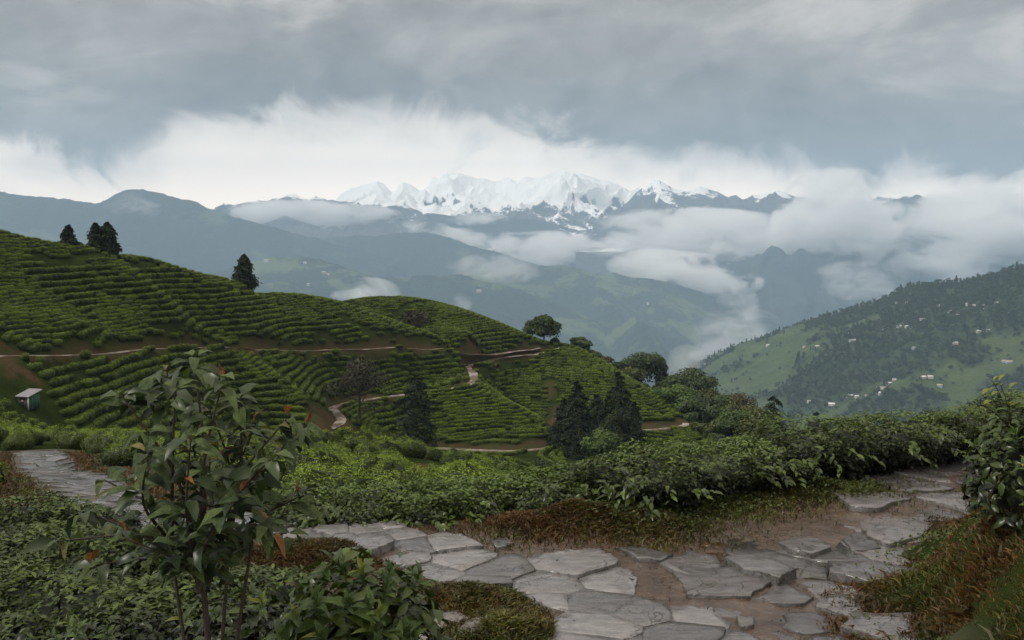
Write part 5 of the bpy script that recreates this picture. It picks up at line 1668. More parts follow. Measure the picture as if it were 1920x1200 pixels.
def litter():
    rng = np.random.default_rng(15)
    n = 900
    x = rng.uniform(-1.8, 4.6, n); y = rng.uniform(6.3, 11.5, n)
    ok = bank_side(x, y) < 0.1
    x, y = x[ok], y[ok]; n = len(x)
    outline = np.array([px_plane(*q) for q in PAVED])
    inp = inside_poly(np.stack([x, y], 1), outline)
    keep = ~inp | (rng.uniform(size=n) < 0.25)
    x, y, inp = x[keep], y[keep], inp[keep]; n = len(x)
    P = np.stack([x, y, terrain_h(x, y) + 0.012 + 0.055 * inp], 1)
    V, F = leaves_kite(P, norm(np.array([0, 0, 1.0]) + rot_frames(n, rng) * 0.3), rng.uniform(0.012, 0.045, n), rng, 0.6, 0.2)
    c = np.where(rng.uniform(size=n)[:, None] < 0.75, np.array([[0.022, 0.014, 0.009]]), np.array([[0.16, 0.10, 0.05]])) * rng.uniform(0.6, 1.4, n)[:, None]
    o = link('leaf_litter', mesh_np('leaf_litter', V, F, M_grass, False, {'col': np.repeat(c, 4, 0)})); o['kind'] = 'stuff'; o['label'] = 'dead leaves and bits of bark scattered on the wet mud'
litter()
# ================================================================== TREES
def blob_crown(rng, blobs, n, leaf, up=0.35, fill=0.25):
    """leaf quads over a set of ellipsoid blobs (cx, cy, cz, r, squash)"""
    blobs = np.asarray(blobs, float)
    w = blobs[:, 3] ** 2; w /= w.sum()
    k = rng.choice(len(blobs), n, p=w)
    d = rot_frames(n, rng); d[:, 2] = np.where(rng.uniform(size=n) < 0.7, np.abs(d[:, 2]), d[:, 2])
    rr = np.where(rng.uniform(size=n) < fill, rng.uniform(0.3, 0.9, n), rng.uniform(0.85, 1.08, n))
    P = blobs[k, :3] + d * (blobs[k, 3] * rr)[:, None] * np.stack([np.ones(n), np.ones(n), blobs[k, 4]], 1)
    N = norm(d + np.array([0, 0, up]) + rot_frames(n, rng) * 0.7)
    V, F = leaves_kite(P, N, leaf * rng.uniform(0.6, 1.4, n), rng, 0.62, 0.2)
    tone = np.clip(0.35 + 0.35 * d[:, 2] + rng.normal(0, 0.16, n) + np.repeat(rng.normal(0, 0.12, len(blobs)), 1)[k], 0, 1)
    return V, F, np.repeat(tone, 4)

def broadleaf(h, w, seed, mat, leaf=0.28, n=4200, trunk_h=0.35, lean=0.0, sparse=False):
    rng = np.random.default_rng(seed)
    limbs, blobs = [], []
    r0 = h * 0.022 + 0.04
    top = np.array([lean * h, 0, h * 0.72])
    tr = densify(np.array([[0, 0, -0.3], [lean * h * .2 + rng.normal(0, .05) * h * .3, 0, h * 0.35], top]), h * 0.06)
    limbs.append(tube_np(tr, np.linspace(r0, r0 * 0.3, len(tr)), 7))
    nb = 17
    for k in range(nb):
        a = k * 2.4 + rng.uniform(-.4, .4)
        t = rng.uniform(0.4, 0.95)
        s = tr[int(t * (len(tr) - 1))]
        el = rng.uniform(0.0, 0.9)
        rad = w * 0.5 * rng.uniform(0.55, 0.85) * (1.1 - 0.5 * abs(t - 0.6))
        e = s + np.array([math.cos(a) * rad * math.cos(el), math.sin(a) * rad * math.cos(el), rad * math.sin(el) * 0.8 + h * 0.04])
        e[2] = min(e[2], h * 0.86)
        P = densify(np.array([s, (s + e) / 2 + np.array([0, 0, -0.03 * h]), e]), h * 0.07)
        limbs.append(tube_np(P, np.linspace(r0 * 0.45, r0 * 0.12, len(P)), 5))
        blobs.append((*e, w * rng.uniform(0.12, 0.21), rng.uniform(0.6, 0.85)))
    blobs.append((top[0], top[1], h * 0.80, w * 0.26, 0.8)); blobs.append((top[0] * .8, 0, h * 0.62, w * 0.30, 0.8))
    zmax = max(b[2] + b[3] * b[4] for b in blobs)
    blobs = [(b[0], b[1], b[2] - (zmax - h if zmax > h else 0), b[3], b[4]) for b in blobs]
    V, F, T = blob_crown(rng, blobs, n, leaf, fill=0.35 if sparse else 0.2)
    return join_np(limbs), (V, F, T)

def conifer(h, w, seed, leaf=0.30, n=4200, droop=0.45, ragged=0.45, taper=1.0, bare=0.08):
    """dark columnar conifer with layered drooping sprays"""
    rng = np.random.default_rng(seed)
    r0 = h * 0.016 + 0.05
    tr = np.array([[0, 0, -0.4], [0, 0, h * .5], [0, 0, h * 0.97]])
    limbs = [tube_np(densify(tr, h * 0.08), np.linspace(r0, r0 * 0.15, len(densify(tr, h * 0.08))), 7)]
    nb = 36
    P_, N_, T_ = [], [], []
    per = max(20, n // nb)
    for k in range(nb):
        t = (k + rng.uniform(0, 1)) / nb
        z = h * (bare + (0.97 - bare) * t)
        prof = (1 - t) ** (0.75 * taper) * (0.55 + 0.45 * min(1, t * 5)) + 0.05
        L = w * 0.5 * prof * rng.uniform(1 - ragged, 1 + ragged * 0.7)
        a = k * 2.4 + rng.uniform(-.5, .5)
        d = np.array([math.cos(a), math.sin(a), 0])
        s = np.array([0, 0, z]); e = s + d * L + np.array([0, 0, -droop * L + 0.1 * L])
        limbs.append(tube_np(np.array([s, (s + e) / 2 + np.array([0, 0, 0.12 * L]), e]), [r0 * 0.22, r0 * 0.15, r0 * 0.06], 4))
        q = rng.uniform(0.15, 1.05, per) ** 0.75
        sd_ = rng.normal(0, 0.24, per) * L * (0.4 + q)
        side = np.array([-d[1], d[0], 0])
        p = s + d * (L * q)[:, None] + side * sd_[:, None] + np.stack([np.zeros(per), np.zeros(per), 0.10 * L - droop * L * q ** 1.5 - np.abs(sd_) * 0.35 + rng.normal(0, 0.09, per) * L - rng.uniform(0, .25, per) * L * .5], 1)
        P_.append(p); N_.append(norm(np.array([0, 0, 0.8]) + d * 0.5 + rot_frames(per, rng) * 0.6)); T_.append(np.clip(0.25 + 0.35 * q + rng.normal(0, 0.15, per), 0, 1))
    P = np.concatenate(P_); N = np.concatenate(N_); T = np.concatenate(T_)
    V, F = leaves_kite(P, N, leaf * rng.uniform(0.6, 1.4, len(P)), rng, 0.5, 0.2, droop=0.25)
    return join_np(limbs), (V, F, np.repeat(T, 4))

M_con = leaf_mat('conifer_needles', (0.006, 0.011, 0.006), (0.030, 0.045, 0.018), 0.7, 0.08, 0.2)
M_con2 = leaf_mat('conifer_green', (0.008, 0.018, 0.008), (0.042, 0.070, 0.026), 0.7, 0.1, 0.2)
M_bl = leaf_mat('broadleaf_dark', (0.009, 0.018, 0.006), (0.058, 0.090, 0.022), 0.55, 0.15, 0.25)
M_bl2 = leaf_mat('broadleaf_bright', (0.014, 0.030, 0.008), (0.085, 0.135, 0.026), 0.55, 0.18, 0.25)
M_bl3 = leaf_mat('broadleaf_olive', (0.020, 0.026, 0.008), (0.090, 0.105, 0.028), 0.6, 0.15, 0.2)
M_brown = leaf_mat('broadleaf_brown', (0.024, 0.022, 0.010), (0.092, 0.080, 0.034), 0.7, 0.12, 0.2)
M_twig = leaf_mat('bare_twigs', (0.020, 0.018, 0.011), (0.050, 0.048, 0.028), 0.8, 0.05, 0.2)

def plant_tree(name, kind, u, v_top, w_px, d, mat, label, group, seed, n=4200, leaf=None, v_base=None, **kw):
    x = (u - 960) / FPX * d
    g = ground_at(x, d)
    ztop = vslope(v_top) * d
    if v_base is not None:
        g = max(g, vslope(v_base) * d)
    h = max(ztop - g, 1.0); w = w_px / FPX * d * ((1.75 if 1000 < u < 1220 else (1.5 if u > 700 else 1.12)) if kind == 'conifer' else 1.45)
    lf = leaf or 0.0027 * d
    if kind == 'conifer':
        tr, cr = conifer(h, w, seed, lf, n, **kw)
    else:
        tr, cr = broadleaf(h, w, seed, mat, lf, n, **kw)
    o = link(name, None, None, (x, d, g))
    tag(o, label, 'tree', group)
    link('trunk', mesh_np('trunk', *tr, M_trunk, True), o)
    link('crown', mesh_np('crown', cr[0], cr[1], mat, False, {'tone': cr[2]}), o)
    return o
G1, G2, G3 = 'trees on the tea hill skyline', 'trees standing among the tea rows', 'trees on the slope beyond the tea hill'
TREES = [
    ('conifer_tree', 'conifer', 131, 424, 34, 85, M_con, 'short dark conifer, leftmost on the tea hill skyline', G1, 1, {}),
    ('conifer_tree', 'conifer', 182, 419, 28, 88, M_con, 'left one of the dark conifer pair on the tea hill skyline', G1, 2, dict(taper=0.6)),
    ('conifer_tree', 'conifer', 204, 417, 34, 88.5, M_con, 'right one of the dark conifer pair on the tea hill skyline', G1, 3, dict(taper=0.55)),
    ('conifer_tree', 'conifer', 459, 477, 42, 103, M_con, 'lone dark conifer on the middle of the tea hill crest', G1, 4, dict(taper=0.7, ragged=0.4)),
    ('broadleaf_tree', 'broad', 1020, 592, 46, 136, M_bl, 'round dark tree above the bend of the pale road', G1, 5, {}),
    ('small_tree', 'broad', 1089, 632, 30, 139, M_bl, 'small spiky tree on the skyline right of the pale road bend', G1, 6, dict(n=1500)),
    ('bare_tree', 'broad', 779, 582, 44, 121, M_twig, 'leafless reddish tree in the upper tea field', G2, 7, dict(n=900, sparse=True)),
    ('sparse_tree', 'broad', 672, 668, 78, 90, M_twig, 'thin brownish tree with a hazy crown beside the road bend', G2, 8, dict(n=1900, sparse=True)),
    ('conifer_tree', 'conifer', 779, 703, 50, 82, M_con, 'tall narrow dark conifer standing alone among the tea rows', G2, 9, dict(taper=0.35, bare=0.02, ragged=0.15)),
    ('conifer_tree', 'conifer', 1083, 712, 62, 92, M_con, 'dark conifer left of the tallest one', G2, 10, dict(taper=1.15, bare=0.02, ragged=0.3)),
    ('conifer_tree', 'conifer', 1121, 738, 70, 94, M_con2, 'shorter green conifer between the two tall dark conifers', G2, 11, dict(taper=1.0, bare=0.02)),
    ('conifer_tree', 'conifer', 1162, 690, 78, 88, M_con, 'tallest dark conifer below the tea hill', G2, 12, dict(taper=1.15, n=5200, bare=0.02, ragged=0.3)),
    ('broadleaf_tree', 'broad', 1135, 806, 62, 80, M_bl2, 'round bright green tree at the foot of the tallest conifer', G2, 13, {}),
    ('shrubby_tree', 'broad', 1215, 838, 66, 84, M_bl3, 'olive brown scrub right of the tallest conifer', G2, 16, {}),
    ('broadleaf_tree', 'broad', 1203, 661, 70, 138, M_bl, 'spreading dark tree right of the tea hill edge', G3, 17, {}),
    ('conifer_tree', 'conifer', 1246, 676, 26, 148, M_con, 'slim conifer behind the spreading dark tree', G3, 18, dict(taper=0.7)),
    ('conifer_tree', 'conifer', 1237, 685, 18, 150, M_con, 'shorter slim conifer beside the first slim one', G3, 19, dict(taper=0.7, n=2000)),
    ('broadleaf_tree', 'broad', 1296, 690, 78, 134, M_bl, 'tall leafy tree in the middle of the wood', G3, 20, {}),
    ('broadleaf_tree', 'broad', 1262, 706, 50, 136, M_bl, 'leafy tree left in the wood behind the spur', G3, 21, {}),
    ('broadleaf_tree', 'broad', 1330, 725, 66, 130, M_bl3, 'olive tree in the wood behind the spur', G3, 22, {}),
    ('broadleaf_tree', 'broad', 1315, 762, 84, 122, M_bl, 'low leafy tree at the road end of the wood', G3, 23, {}),
    ('broadleaf_tree', 'broad', 1392, 730, 80, 132, M_brown, 'brownish round tree in the wood', G3, 24, dict(sparse=True)),
    ('broadleaf_tree', 'broad', 1366, 752, 70, 126, M_bl3, 'yellowish tree left of the brownish round tree', G3, 25, {}),
    ('broadleaf_tree', 'broad', 1424, 764, 70, 128, M_bl, 'green tree right of the brownish round tree', G3, 26, {}),
    ('conifer_tree', 'conifer', 1455, 738, 46, 126, M_con2, 'tall conifer at the right end of the wood', G3, 27, dict(taper=0.5, ragged=0.4)),
    ('broadleaf_tree', 'broad', 1400, 795, 110, 116, M_bl, 'low dark tree in front of the wood', G3, 28, {}),
    ('broadleaf_tree', 'broad', 1345, 800, 90, 116, M_bl3, 'low olive tree in front of the wood', G3, 29, {}),
    ('broadleaf_tree', 'broad', 1446, 805, 80, 114, M_bl, 'low dark tree below the tall conifer of the wood', G3, 30, {}),
    ('broadleaf_tree', 'broad', 1514, 782, 40, 190, M_brown, 'dark brownish tree rising just over the hedge', G3, 31, dict(n=2400)),
    ('conifer_tree', 'conifer', 1537, 766, 26, 190, M_con, 'dark conifer rising just over the hedge', G3, 32, dict(n=2400, taper=0.5)),
    ('broadleaf_tree', 'broad', 1352, 738, 74, 129, M_bl, 'tall dark tree between the olive and the brownish tree', G3, 36, {}),
    ('broadleaf_tree', 'broad', 1412, 752, 78, 125, M_bl3, 'full olive tree left of the tall conifer of the wood', G3, 37, {}),
    ('broadleaf_tree', 'broad', 1376, 778, 86, 119, M_bl2, 'fresh green tree low in the front of the wood', G3, 38, {}),
    ('broadleaf_tree', 'broad', 1474, 790, 56, 122, M_bl, 'small dark tree at the very end of the wood', G3, 39, {}),
    ('broadleaf_tree', 'broad', 1276, 722, 62, 120, M_bl2, 'fresh green tree at the upper left of the wood front', G3, 42, {}),
    ('broadleaf_tree', 'broad', 1318, 742, 70, 117, M_bl, 'dark full tree in the upper front of the wood', G3, 43, {}),
    ('broadleaf_tree', 'broad', 1362, 764, 72, 115, M_bl2, 'fresh green full tree in the middle front of the wood', G3, 44, {}),
    ('broadleaf_tree', 'broad', 1408, 778, 74, 113, M_bl3, 'olive full tree in the lower front of the wood', G3, 45, {}),
    ('broadleaf_tree', 'broad', 1450, 782, 70, 114, M_bl2, 'fresh green tree under the tall conifer of the wood', G3, 46, {}),
    ('conifer_tree', 'conifer', 1058, 748, 44, 95, M_con, 'low dark conifer at the left of the conifer group', G2, 40, dict(taper=1.0, bare=0.02)),
    ('conifer_tree', 'conifer', 1192, 752, 44, 91, M_con, 'dark conifer leaning on the right of the tallest one', G2, 41, dict(taper=1.0, bare=0.02)),
    ('broadleaf_tree', 'broad', 1180, 690, 40, 132, M_bl3, 'scrubby tree on the edge left of the spreading dark tree', G3, 33, dict(n=2200)),
    ('broadleaf_tree', 'broad', 1235, 725, 56, 128, M_bl3, 'scrubby tree on the tea edge below the slim conifers', G3, 34, dict(n=2600)),
    ('broadleaf_tree', 'broad', 1283, 752, 50, 122, M_bl, 'scrubby tree just behind the lit spur edge', G3, 35, dict(n=2600)),
]
for name, kind, u, vt, w, d, mat, label, group, seed, kw in TREES:
    kw = dict(kw)
    n = int(kw.pop('n', 4200) * 1.5)
    plant_tree(name, kind, u, vt, w, d, mat, label, group, 7000 + seed, n=n, **kw)

# scrub along the skyline edge of the last spur and below it
def shrub(u, v, w_px, d, mat, label, seed, n=900):
    p = hit(u, v, d * 0.85, d * 1.2) if d is None else np.array([(u - 960) / FPX * d, d, 0])
    g = ground_at(p[0], p[1])
    w = w_px / FPX * p[1]
    rng = np.random.default_rng(seed)
    blobs = [(rng.normal(0, w * .2), rng.normal(0, w * .2), w * rng.uniform(0.2, 0.4), w * rng.uniform(0.2, 0.32), 0.8) for _ in range(7)]
    V, F, T = blob_crown(rng, blobs, n, 0.0022 * p[1])
    st = [tube_np(np.array([[0, 0, -0.1], [b[0] * .5, b[1] * .5, b[2] * .5], [b[0], b[1], b[2]]]), [0.04, 0.03, 0.015], 5) for b in blobs[:4]]
    o = link('shrub', None, None, (p[0], p[1], g))
    tag(o, label, 'shrub', 'wild shrubs on the slope')
    link('stems', mesh_np('stems', *join_np(st), M_trunk, True), o)['kind'] = 'stuff'
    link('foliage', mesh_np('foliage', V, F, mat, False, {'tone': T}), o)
SH = [(1040, 640, 20, 136.5), (1054, 644, 16, 138), (1100, 662, 24, 139), (1118, 670, 22, 138), (1135, 680, 24, 137), (1155, 692, 26, 136), (1172, 702, 30, 134), (1212, 728, 30, 130), (1228, 742, 30, 126),
      (1255, 768, 28, 122), (1300, 802, 34, 114), (1325, 818, 36, 110), (1355, 832, 36, 107), (1385, 842, 40, 104), (1420, 850, 46, 104), (1240, 852, 50, 92), (1180, 866, 50, 86), (1020, 868, 40, 82), (150, 458, 14, 85.5), (165, 464, 14, 87), (440, 524, 12, 102),
      (1290, 850, 44, 96), (1330, 850, 46, 98), (985, 872, 36, 78), (1045, 872, 44, 76)]
SHL = ['small shrub at the foot of the round skyline tree', 'small shrub right of the round skyline tree', 'shrub under the small spiky skyline tree', 'shrub on the skyline edge below the spiky tree', 'shrub midway down the skyline edge', 'shrub left of the scrubby edge tree',
       'shrub under the scrubby edge tree', 'shrub under the spreading dark tree', 'shrub on the edge below the spreading tree', 'shrub on the tea edge above the pale road end', 'shrub below the pale road end', 'shrub on the lower spur edge', 'shrub near the tip of the spur',
       'shrub at the tip of the spur', 'shrub beyond the tip of the spur', 'shrub above the middle of the long hedge', 'shrub just over the hedge right of the conifers', 'shrub below the lowest road', 'tiny shrub right of the leftmost skyline conifer', 'tiny shrub left of the conifer pair', 'tiny shrub at the foot of the lone conifer',
       'shrub over the hedge left of the spur tip', 'shrub over the hedge near the spur tip', 'shrub over the knoll end', 'shrub between the knoll and the conifers']
for i, (u, v, w, d) in enumerate(SH):
    shrub(u, v, w, d, (M_bl, M_bl3, M_bl, M_bl2, M_brown)[i % 5], SHL[i], 7300 + i)

# ---- woods on the hamlet hillside: a mass of trees, one object
def far_woods():
    rng = np.random.default_rng(88)
    src = bpy.data.collections.new('far_tree_shapes')
    mats = [leaf_mat('far_tree_a', (0.016, 0.026, 0.014), (0.050, 0.074, 0.032), 0.8, 0.05, 0.1, random_obj=0.5), leaf_mat('far_tree_b', (0.018, 0.030, 0.014), (0.064, 0.088, 0.032), 0.8, 0.05, 0.1, random_obj=0.5)]
    for k in range(5):
        r2 = np.random.default_rng(600 + k)
        if k < 2:
            _, (V, F, T) = conifer(1.0, 0.36, 610 + k, 0.10, 300, taper=0.8)
        else:
            bl = [(r2.normal(0, .16), r2.normal(0, .16), r2.uniform(.35, .75), r2.uniform(.16, .26), .85) for _ in range(7)]
            V, F, T = blob_crown(r2, bl, 170, 0.16)
        src.objects.link(bpy.data.objects.new('far_tree_shape', mesh_np('far_tree_shape', V, F, mats[k % 2], False, {'tone': T})))
    n = 60000
    U = rng.uniform(1230, 2050, n); D = np.sqrt(rng.uniform(760 ** 2, 1720 ** 2, n))
    X = (U - 960) / FPX * D
    fld = rh_color(X, D)
    clump = smooth(0.25, 0.45, fbm(X / 45, D / 30, 120, 4))
    dens = (1 - fld) * 0.30 + fld * 0.002 + clump * fld * 0.10
    dcr = np.interp(U, [1100, 1300, 1600, 1920, 2400], [1750, 1600, 1400, 1250, 1100])
    dens = np.where(D > dcr + 30, 0, dens)
    dens = np.where(np.abs(D - dcr) < 22, np.maximum(dens, 0.16), dens)
    keep = rng.uniform(size=n) < dens
    X, D, U, fld = X[keep], D[keep], U[keep], fld[keep]
    Z = rh_height(X, D)
    m = len(X)
    kind = np.where(rng.uniform(size=m) < 0.06 + 0.3 * smooth(0.0, 0.3, fbm(X / 90, D / 90, 130, 2)), rng.integers(0, 2, m), rng.integers(2, 5, m))
    hgt = np.where(kind < 2, rng.uniform(5, 10, m), rng.uniform(3.5, 7.0, m)) * np.where(fld > .5, 0.7, 1)
    sc = np.stack([hgt * rng.uniform(.8, 1.2, m), hgt * rng.uniform(.8, 1.2, m), hgt], 1)
    scatter('woods', np.stack([X, D, Z - 0.5], 1), np.stack([np.zeros(m), np.zeros(m), rng.uniform(0, 6.28, m)], 1), sc, kind, src, 'woods and scattered trees covering the hamlet hillside', 'woods')
    print('FAR TREES', m)
far_woods()
# ================================================================== BUILDINGS
def flat_mat(name, col, rough=0.7, var=0.25, scale=1.5, metal=0.0):
    m, t, out = new_mat(name)
    tc = t.n('ShaderNodeTexCoord')
    n = t.noise(tc.outputs['Object'], scale, 5, 0.65)
    c = t.mix(n, tuple(q * (1 - var) for q in col), tuple(min(1, q * (1 + var)) for q in col))
    principled(t, out, c, rough, t.bump(n, 0.3, 0.02), 0.4)
    return m
M_wall = [flat_mat('wall_white', (0.50, 0.48, 0.45)), flat_mat('wall_ochre', (0.42, 0.34, 0.24)), flat_mat('wall_blue', (0.30, 0.38, 0.44))]
M_tin = [flat_mat('roof_tin', (0.55, 0.56, 0.57), 0.4, 0.12), flat_mat('roof_tin_rust', (0.42, 0.33, 0.28), 0.5), flat_mat('roof_tin_white', (0.70, 0.70, 0.70), 0.45, 0.08)]
M_dark = flat_mat('window_dark', (0.03, 0.035, 0.04), 0.2)
def house_meshes(k):
    w, d, h, r = [(8, 6, 3.2, 1.7), (11, 6.5, 3.4, 1.8), (6.5, 5.5, 5.6, 1.5), (14, 7, 3.6, 2.0)][k]
    bm = bmesh.new()
    v = [bm.verts.new(q) for q in [(-w/2, -d/2, -3), (w/2, -d/2, -3), (w/2, d/2, -3), (-w/2, d/2, -3), (-w/2, -d/2, h), (w/2, -d/2, h), (w/2, d/2, h), (-w/2, d/2, h), (-w/2, 0, h + r), (w/2, 0, h + r)]]
    for f in [(0, 1, 5, 4), (2, 3, 7, 6), (1, 2, 6, 9, 5), (3, 0, 4, 8, 7)]:
        bm.faces.new([v[i] for i in f])
    wall = bpy.data.meshes.new('wall'); bm.to_mesh(wall); bm.free()
    o = 0.5
    V = []
    for s in (-1, 1):
        V += [(-w/2 - o, s * (d/2 + o), h - o * r / (d/2)), (w/2 + o, s * (d/2 + o), h - o * r / (d/2)), (w/2 + o, 0, h + r), (-w/2 - o, 0, h + r)]
    Vb = [(x, y, z + 0.12) for x, y, z in V]
    allv = np.array(V + Vb)
    F = []
    for b in (0, 4):
        F += [(b, b + 1, b + 2, b + 3), (8 + b, 8 + b + 1, 8 + b + 2, 8 + b + 3)]
        F += [(b, b + 1, 8 + b + 1, 8 + b), (b + 1, b + 2, 8 + b + 2, 8 + b + 1), (b + 3, b, 8 + b, 8 + b + 3)]
    roof = (allv, np.array(F))
    win = []
    nwin = 3 if w < 9 else 4
    for i in range(nwin):
        x = -w / 2 + w * (i + 0.5) / nwin
        win.append((x, -d / 2 - 0.04, h * 0.55 if h < 5 else h * 0.75))
    return wall, roof, win
HM = [house_meshes(k) for k in range(4)]
WIN = mesh_np('window', np.array([(-.55, 0, -.6), (.55, 0, -.6), (.55, 0, .6), (-.55, 0, .6), (-.55, .1, -.6), (.55, .1, -.6), (.55, .1, .6), (-.55, .1, .6)]), np.array([(0, 1, 2, 3), (4, 5, 6, 7), (0, 1, 5, 4), (1, 2, 6, 5), (2, 3, 7, 6), (3, 0, 4, 7)]), M_dark)
DOORM = mesh_np('door', np.array([(-.5, 0, -1.1), (.5, 0, -1.1), (.5, 0, 1.0), (-.5, 0, 1.0), (-.5, .1, -1.1), (.5, .1, -1.1), (.5, .1, 1.0), (-.5, .1, 1.0)]), np.array([(0, 1, 2, 3), (4, 5, 6, 7), (0, 1, 5, 4), (1, 2, 6, 5), (2, 3, 7, 6), (3, 0, 4, 7)]), M_wall[2])
HOUSES = [(1683, 567, 0, 'a'), (1702, 567, 0, 'a'), (1740, 569, 1, 'a'), (1759, 573, 1, 'a'), (1782, 584, 1, 'a'), (1796, 591, 1, 'a'), (1817, 570, 3, 'b'), (1827, 573, 0, 'b'), (1844, 573, 1, 'b'), (1843, 579, 0, 'b'), (1870, 568, 0, 'b'),
          (1731, 599, 1, 'c1'), (1688, 612, 1, 'c'), (1702, 612, 0, 'c'), (1712, 613, 1, 'c'), (1663, 615, 3, 'c2'), (1595, 625, 1, 'd'), (1598, 638, 0, 'd'), (1604, 637, 0, 'd'), (1535, 649, 1, 'e1'), (1511, 650, 0, 'e2'), (1442, 647, 1, 'e3'),
          (1838, 622, 1, 'f'), (1853, 620, 3, 'f'), (1795, 643, 1, 'g'), (1790, 645, 0, 'g'), (1898, 679, 3, 'h1'), (1737, 707, 3, 'i'), (1750, 707, 1, 'i'), (1768, 723, 1, 'i2'), (1672, 719, 3, 'j'), (1652, 727, 1, 'j'), (1663, 727, 3, 'j'), (1658, 737, 1, 'j'),
          (1682, 712, 0, 'j'), (1630, 742, 1, 'k'), (1612, 743, 0, 'k'), (1600, 742, 1, 'k'), (1592, 747, 3, 'k'), (1565, 758, 3, 'l1'), (1522, 753, 0, 'l2'), (1717, 652, 0, 'm1'), (1585, 662, 1, 'n1'), (1325, 682, 0, 'o1'), (1888, 677, 0, 'h2')]
HL = {'a': 'pale tin roofed house strung along the slope just under the wooded crest', 'b': 'pale house in the cluster at the right end under the wooded crest', 'c': 'house in the row of three on the mid slope', 'd': 'house in the small trio on the left mid slope',
      'f': 'house in the pair on the far right mid slope', 'g': 'house in the tiny pair above the tree row', 'i': 'house in the pair on the green terrace', 'j': 'tin roofed house in the upper part of the lower hamlet', 'k': 'tin roofed house in the lower part of the lower hamlet',
      'c1': 'lone pale house on the green slope below the crest houses', 'c2': 'long house left of the row of three on the mid slope', 'e1': 'lone house on the bright terrace left of the mid slope', 'e2': 'small lone house furthest along the bright terrace', 'e3': 'lone house high on the left part of the hillside',
      'h1': 'large pale house just left of the shrub on the bank', 'h2': 'small house beside the large pale one near the shrub on the bank', 'i2': 'lone house right of the lower hamlet', 'l1': 'long white roofed house at the bottom of the lower hamlet', 'l2': 'small white house furthest left at the valley bottom',
      'm1': 'lone small house in the middle of the wooded slope', 'n1': 'lone house on the mid left slope above the woods', 'o1': 'lone house at the left tip of the hillside crest'}
rngh = np.random.default_rng(4)
def house(p, k, label, group, i, sc=1.0, rz=None):
    wall, roof, win = HM[k]
    o = link('house', None, None, tuple(p), (0, 0, rngh.uniform(-0.6, 0.6) if rz is None else rz), sc)
    tag(o, label, 'house', group)
    wm = wall.copy(); wm.materials.append(M_wall[i % 3 if i % 4 else 0]); link('wall', wm, o)
    link('roof', mesh_np('roof', roof[0], roof[1], M_tin[(0, 2, 1, 2, 0, 1)[i % 6]]), o)
    for q in win[1:]:
        link('window', WIN, o, q)
    link('door', DOORM, o, (win[0][0], win[0][1], 1.0))
for i, (u, v, k, c) in enumerate(HOUSES):
    house(rh_hit(u, v + 2), k, HL[c], 'houses scattered over the hillside', i, 0.46)

# far away houses on the blue ridges
bpy.context.view_layer.update()
dg = bpy.context.evaluated_depsgraph_get()
RH = [(572, 494, 'white speck of a house on the blue ridge nearest the thin skyline conifer'), (500, 490, 'white speck of a house high on the blue ridge left of the others'), (578, 536, 'white house low on the blue ridge above the tea hill crest'), (607, 512, 'house in the scattered pair on the blue ridge spur'),
      (615, 515, 'house in the scattered pair on the blue ridge spur'), (898, 547, 'white house on the hazy ridge above the tea hill hump'), (1215, 571, 'pale house on the end of the hazy green ridge')]
for i, (u, v, lab) in enumerate(RH):
    q = pt(u, v, 1.0); dv = Vector(q).normalized()
    org = Vector(tuple(pt(u, v, 500.0)))
    ok, loc, *_ = S.ray_cast(dg, org, dv, distance=9000)
    if ok:
        house(loc, (i * 3) % 4, lab, 'specks of houses on the blue ridges', i * 2, 1.25)

# ---- little shed by the tea field
def shed():
    x, y, z = HUT
    o = link('shed', None, None, (x, y, z - 0.05), (0, 0, -0.35), 0.82)
    tag(o, 'small brown shed with a slanting grey roof and green side by the tea field', 'shed')
    def boxm(name, x0, x1, y0, y1, z0, z1, mat, par=o):
        v = np.array([(x0, y0, z0), (x1, y0, z0), (x1, y1, z0), (x0, y1, z0), (x0, y0, z1), (x1, y0, z1), (x1, y1, z1), (x0, y1, z1)])
        f = np.array([(0, 3, 2, 1), (4, 5, 6, 7), (0, 1, 5, 4), (1, 2, 6, 5), (2, 3, 7, 6), (3, 0, 4, 7)])
        return link(name, mesh_np(name, v, f, mat), par)
    M_mudw = flat_mat('shed_mud_wall', (0.16, 0.085, 0.06), 0.9, 0.35, 4)
    M_green = flat_mat('shed_green_board', (0.022, 0.075, 0.045), 0.7, 0.3, 3)
    M_roof = flat_mat('shed_roof_sheet', (0.17, 0.165, 0.18), 0.45, 0.25, 3)
    boxm('wall', -0.50, 0.38, -0.45, 0.45, 0, 0.82, M_mudw)
    for k in range(5):
        boxm('plank', 0.385, 0.43 + 0.008 * (k % 2), -0.46 + 0.185 * k, -0.285 + 0.185 * k, 0, 0.90, M_green)
    boxm('post', 0.375, 0.445, -0.52, -0.462, 0, 0.92, M_tin[0])
    boxm('door', -0.30, 0.02, -0.475, -0.452, 0, 0.66, M_dark)
    boxm('lintel', -0.36, 0.08, -0.49, -0.455, 0.665, 0.72, M_trunk)
    n = 29
    xs = np.linspace(-0.62, 0.56, n)
    ys = np.array([-0.62, 0.62])
    V = [(a, b, 0.84 + (b + 0.62) * 0.30 + 0.018 * math.sin(i * math.pi / 2) + th) for th in (0, 0.02) for b in ys for i, a in enumerate(xs)]
    F = np.concatenate([grid_faces(2, n), grid_faces(2, n) + 2 * n])
    link('roof', mesh_np('roof', np.array(V), F, M_roof), o)
shed()
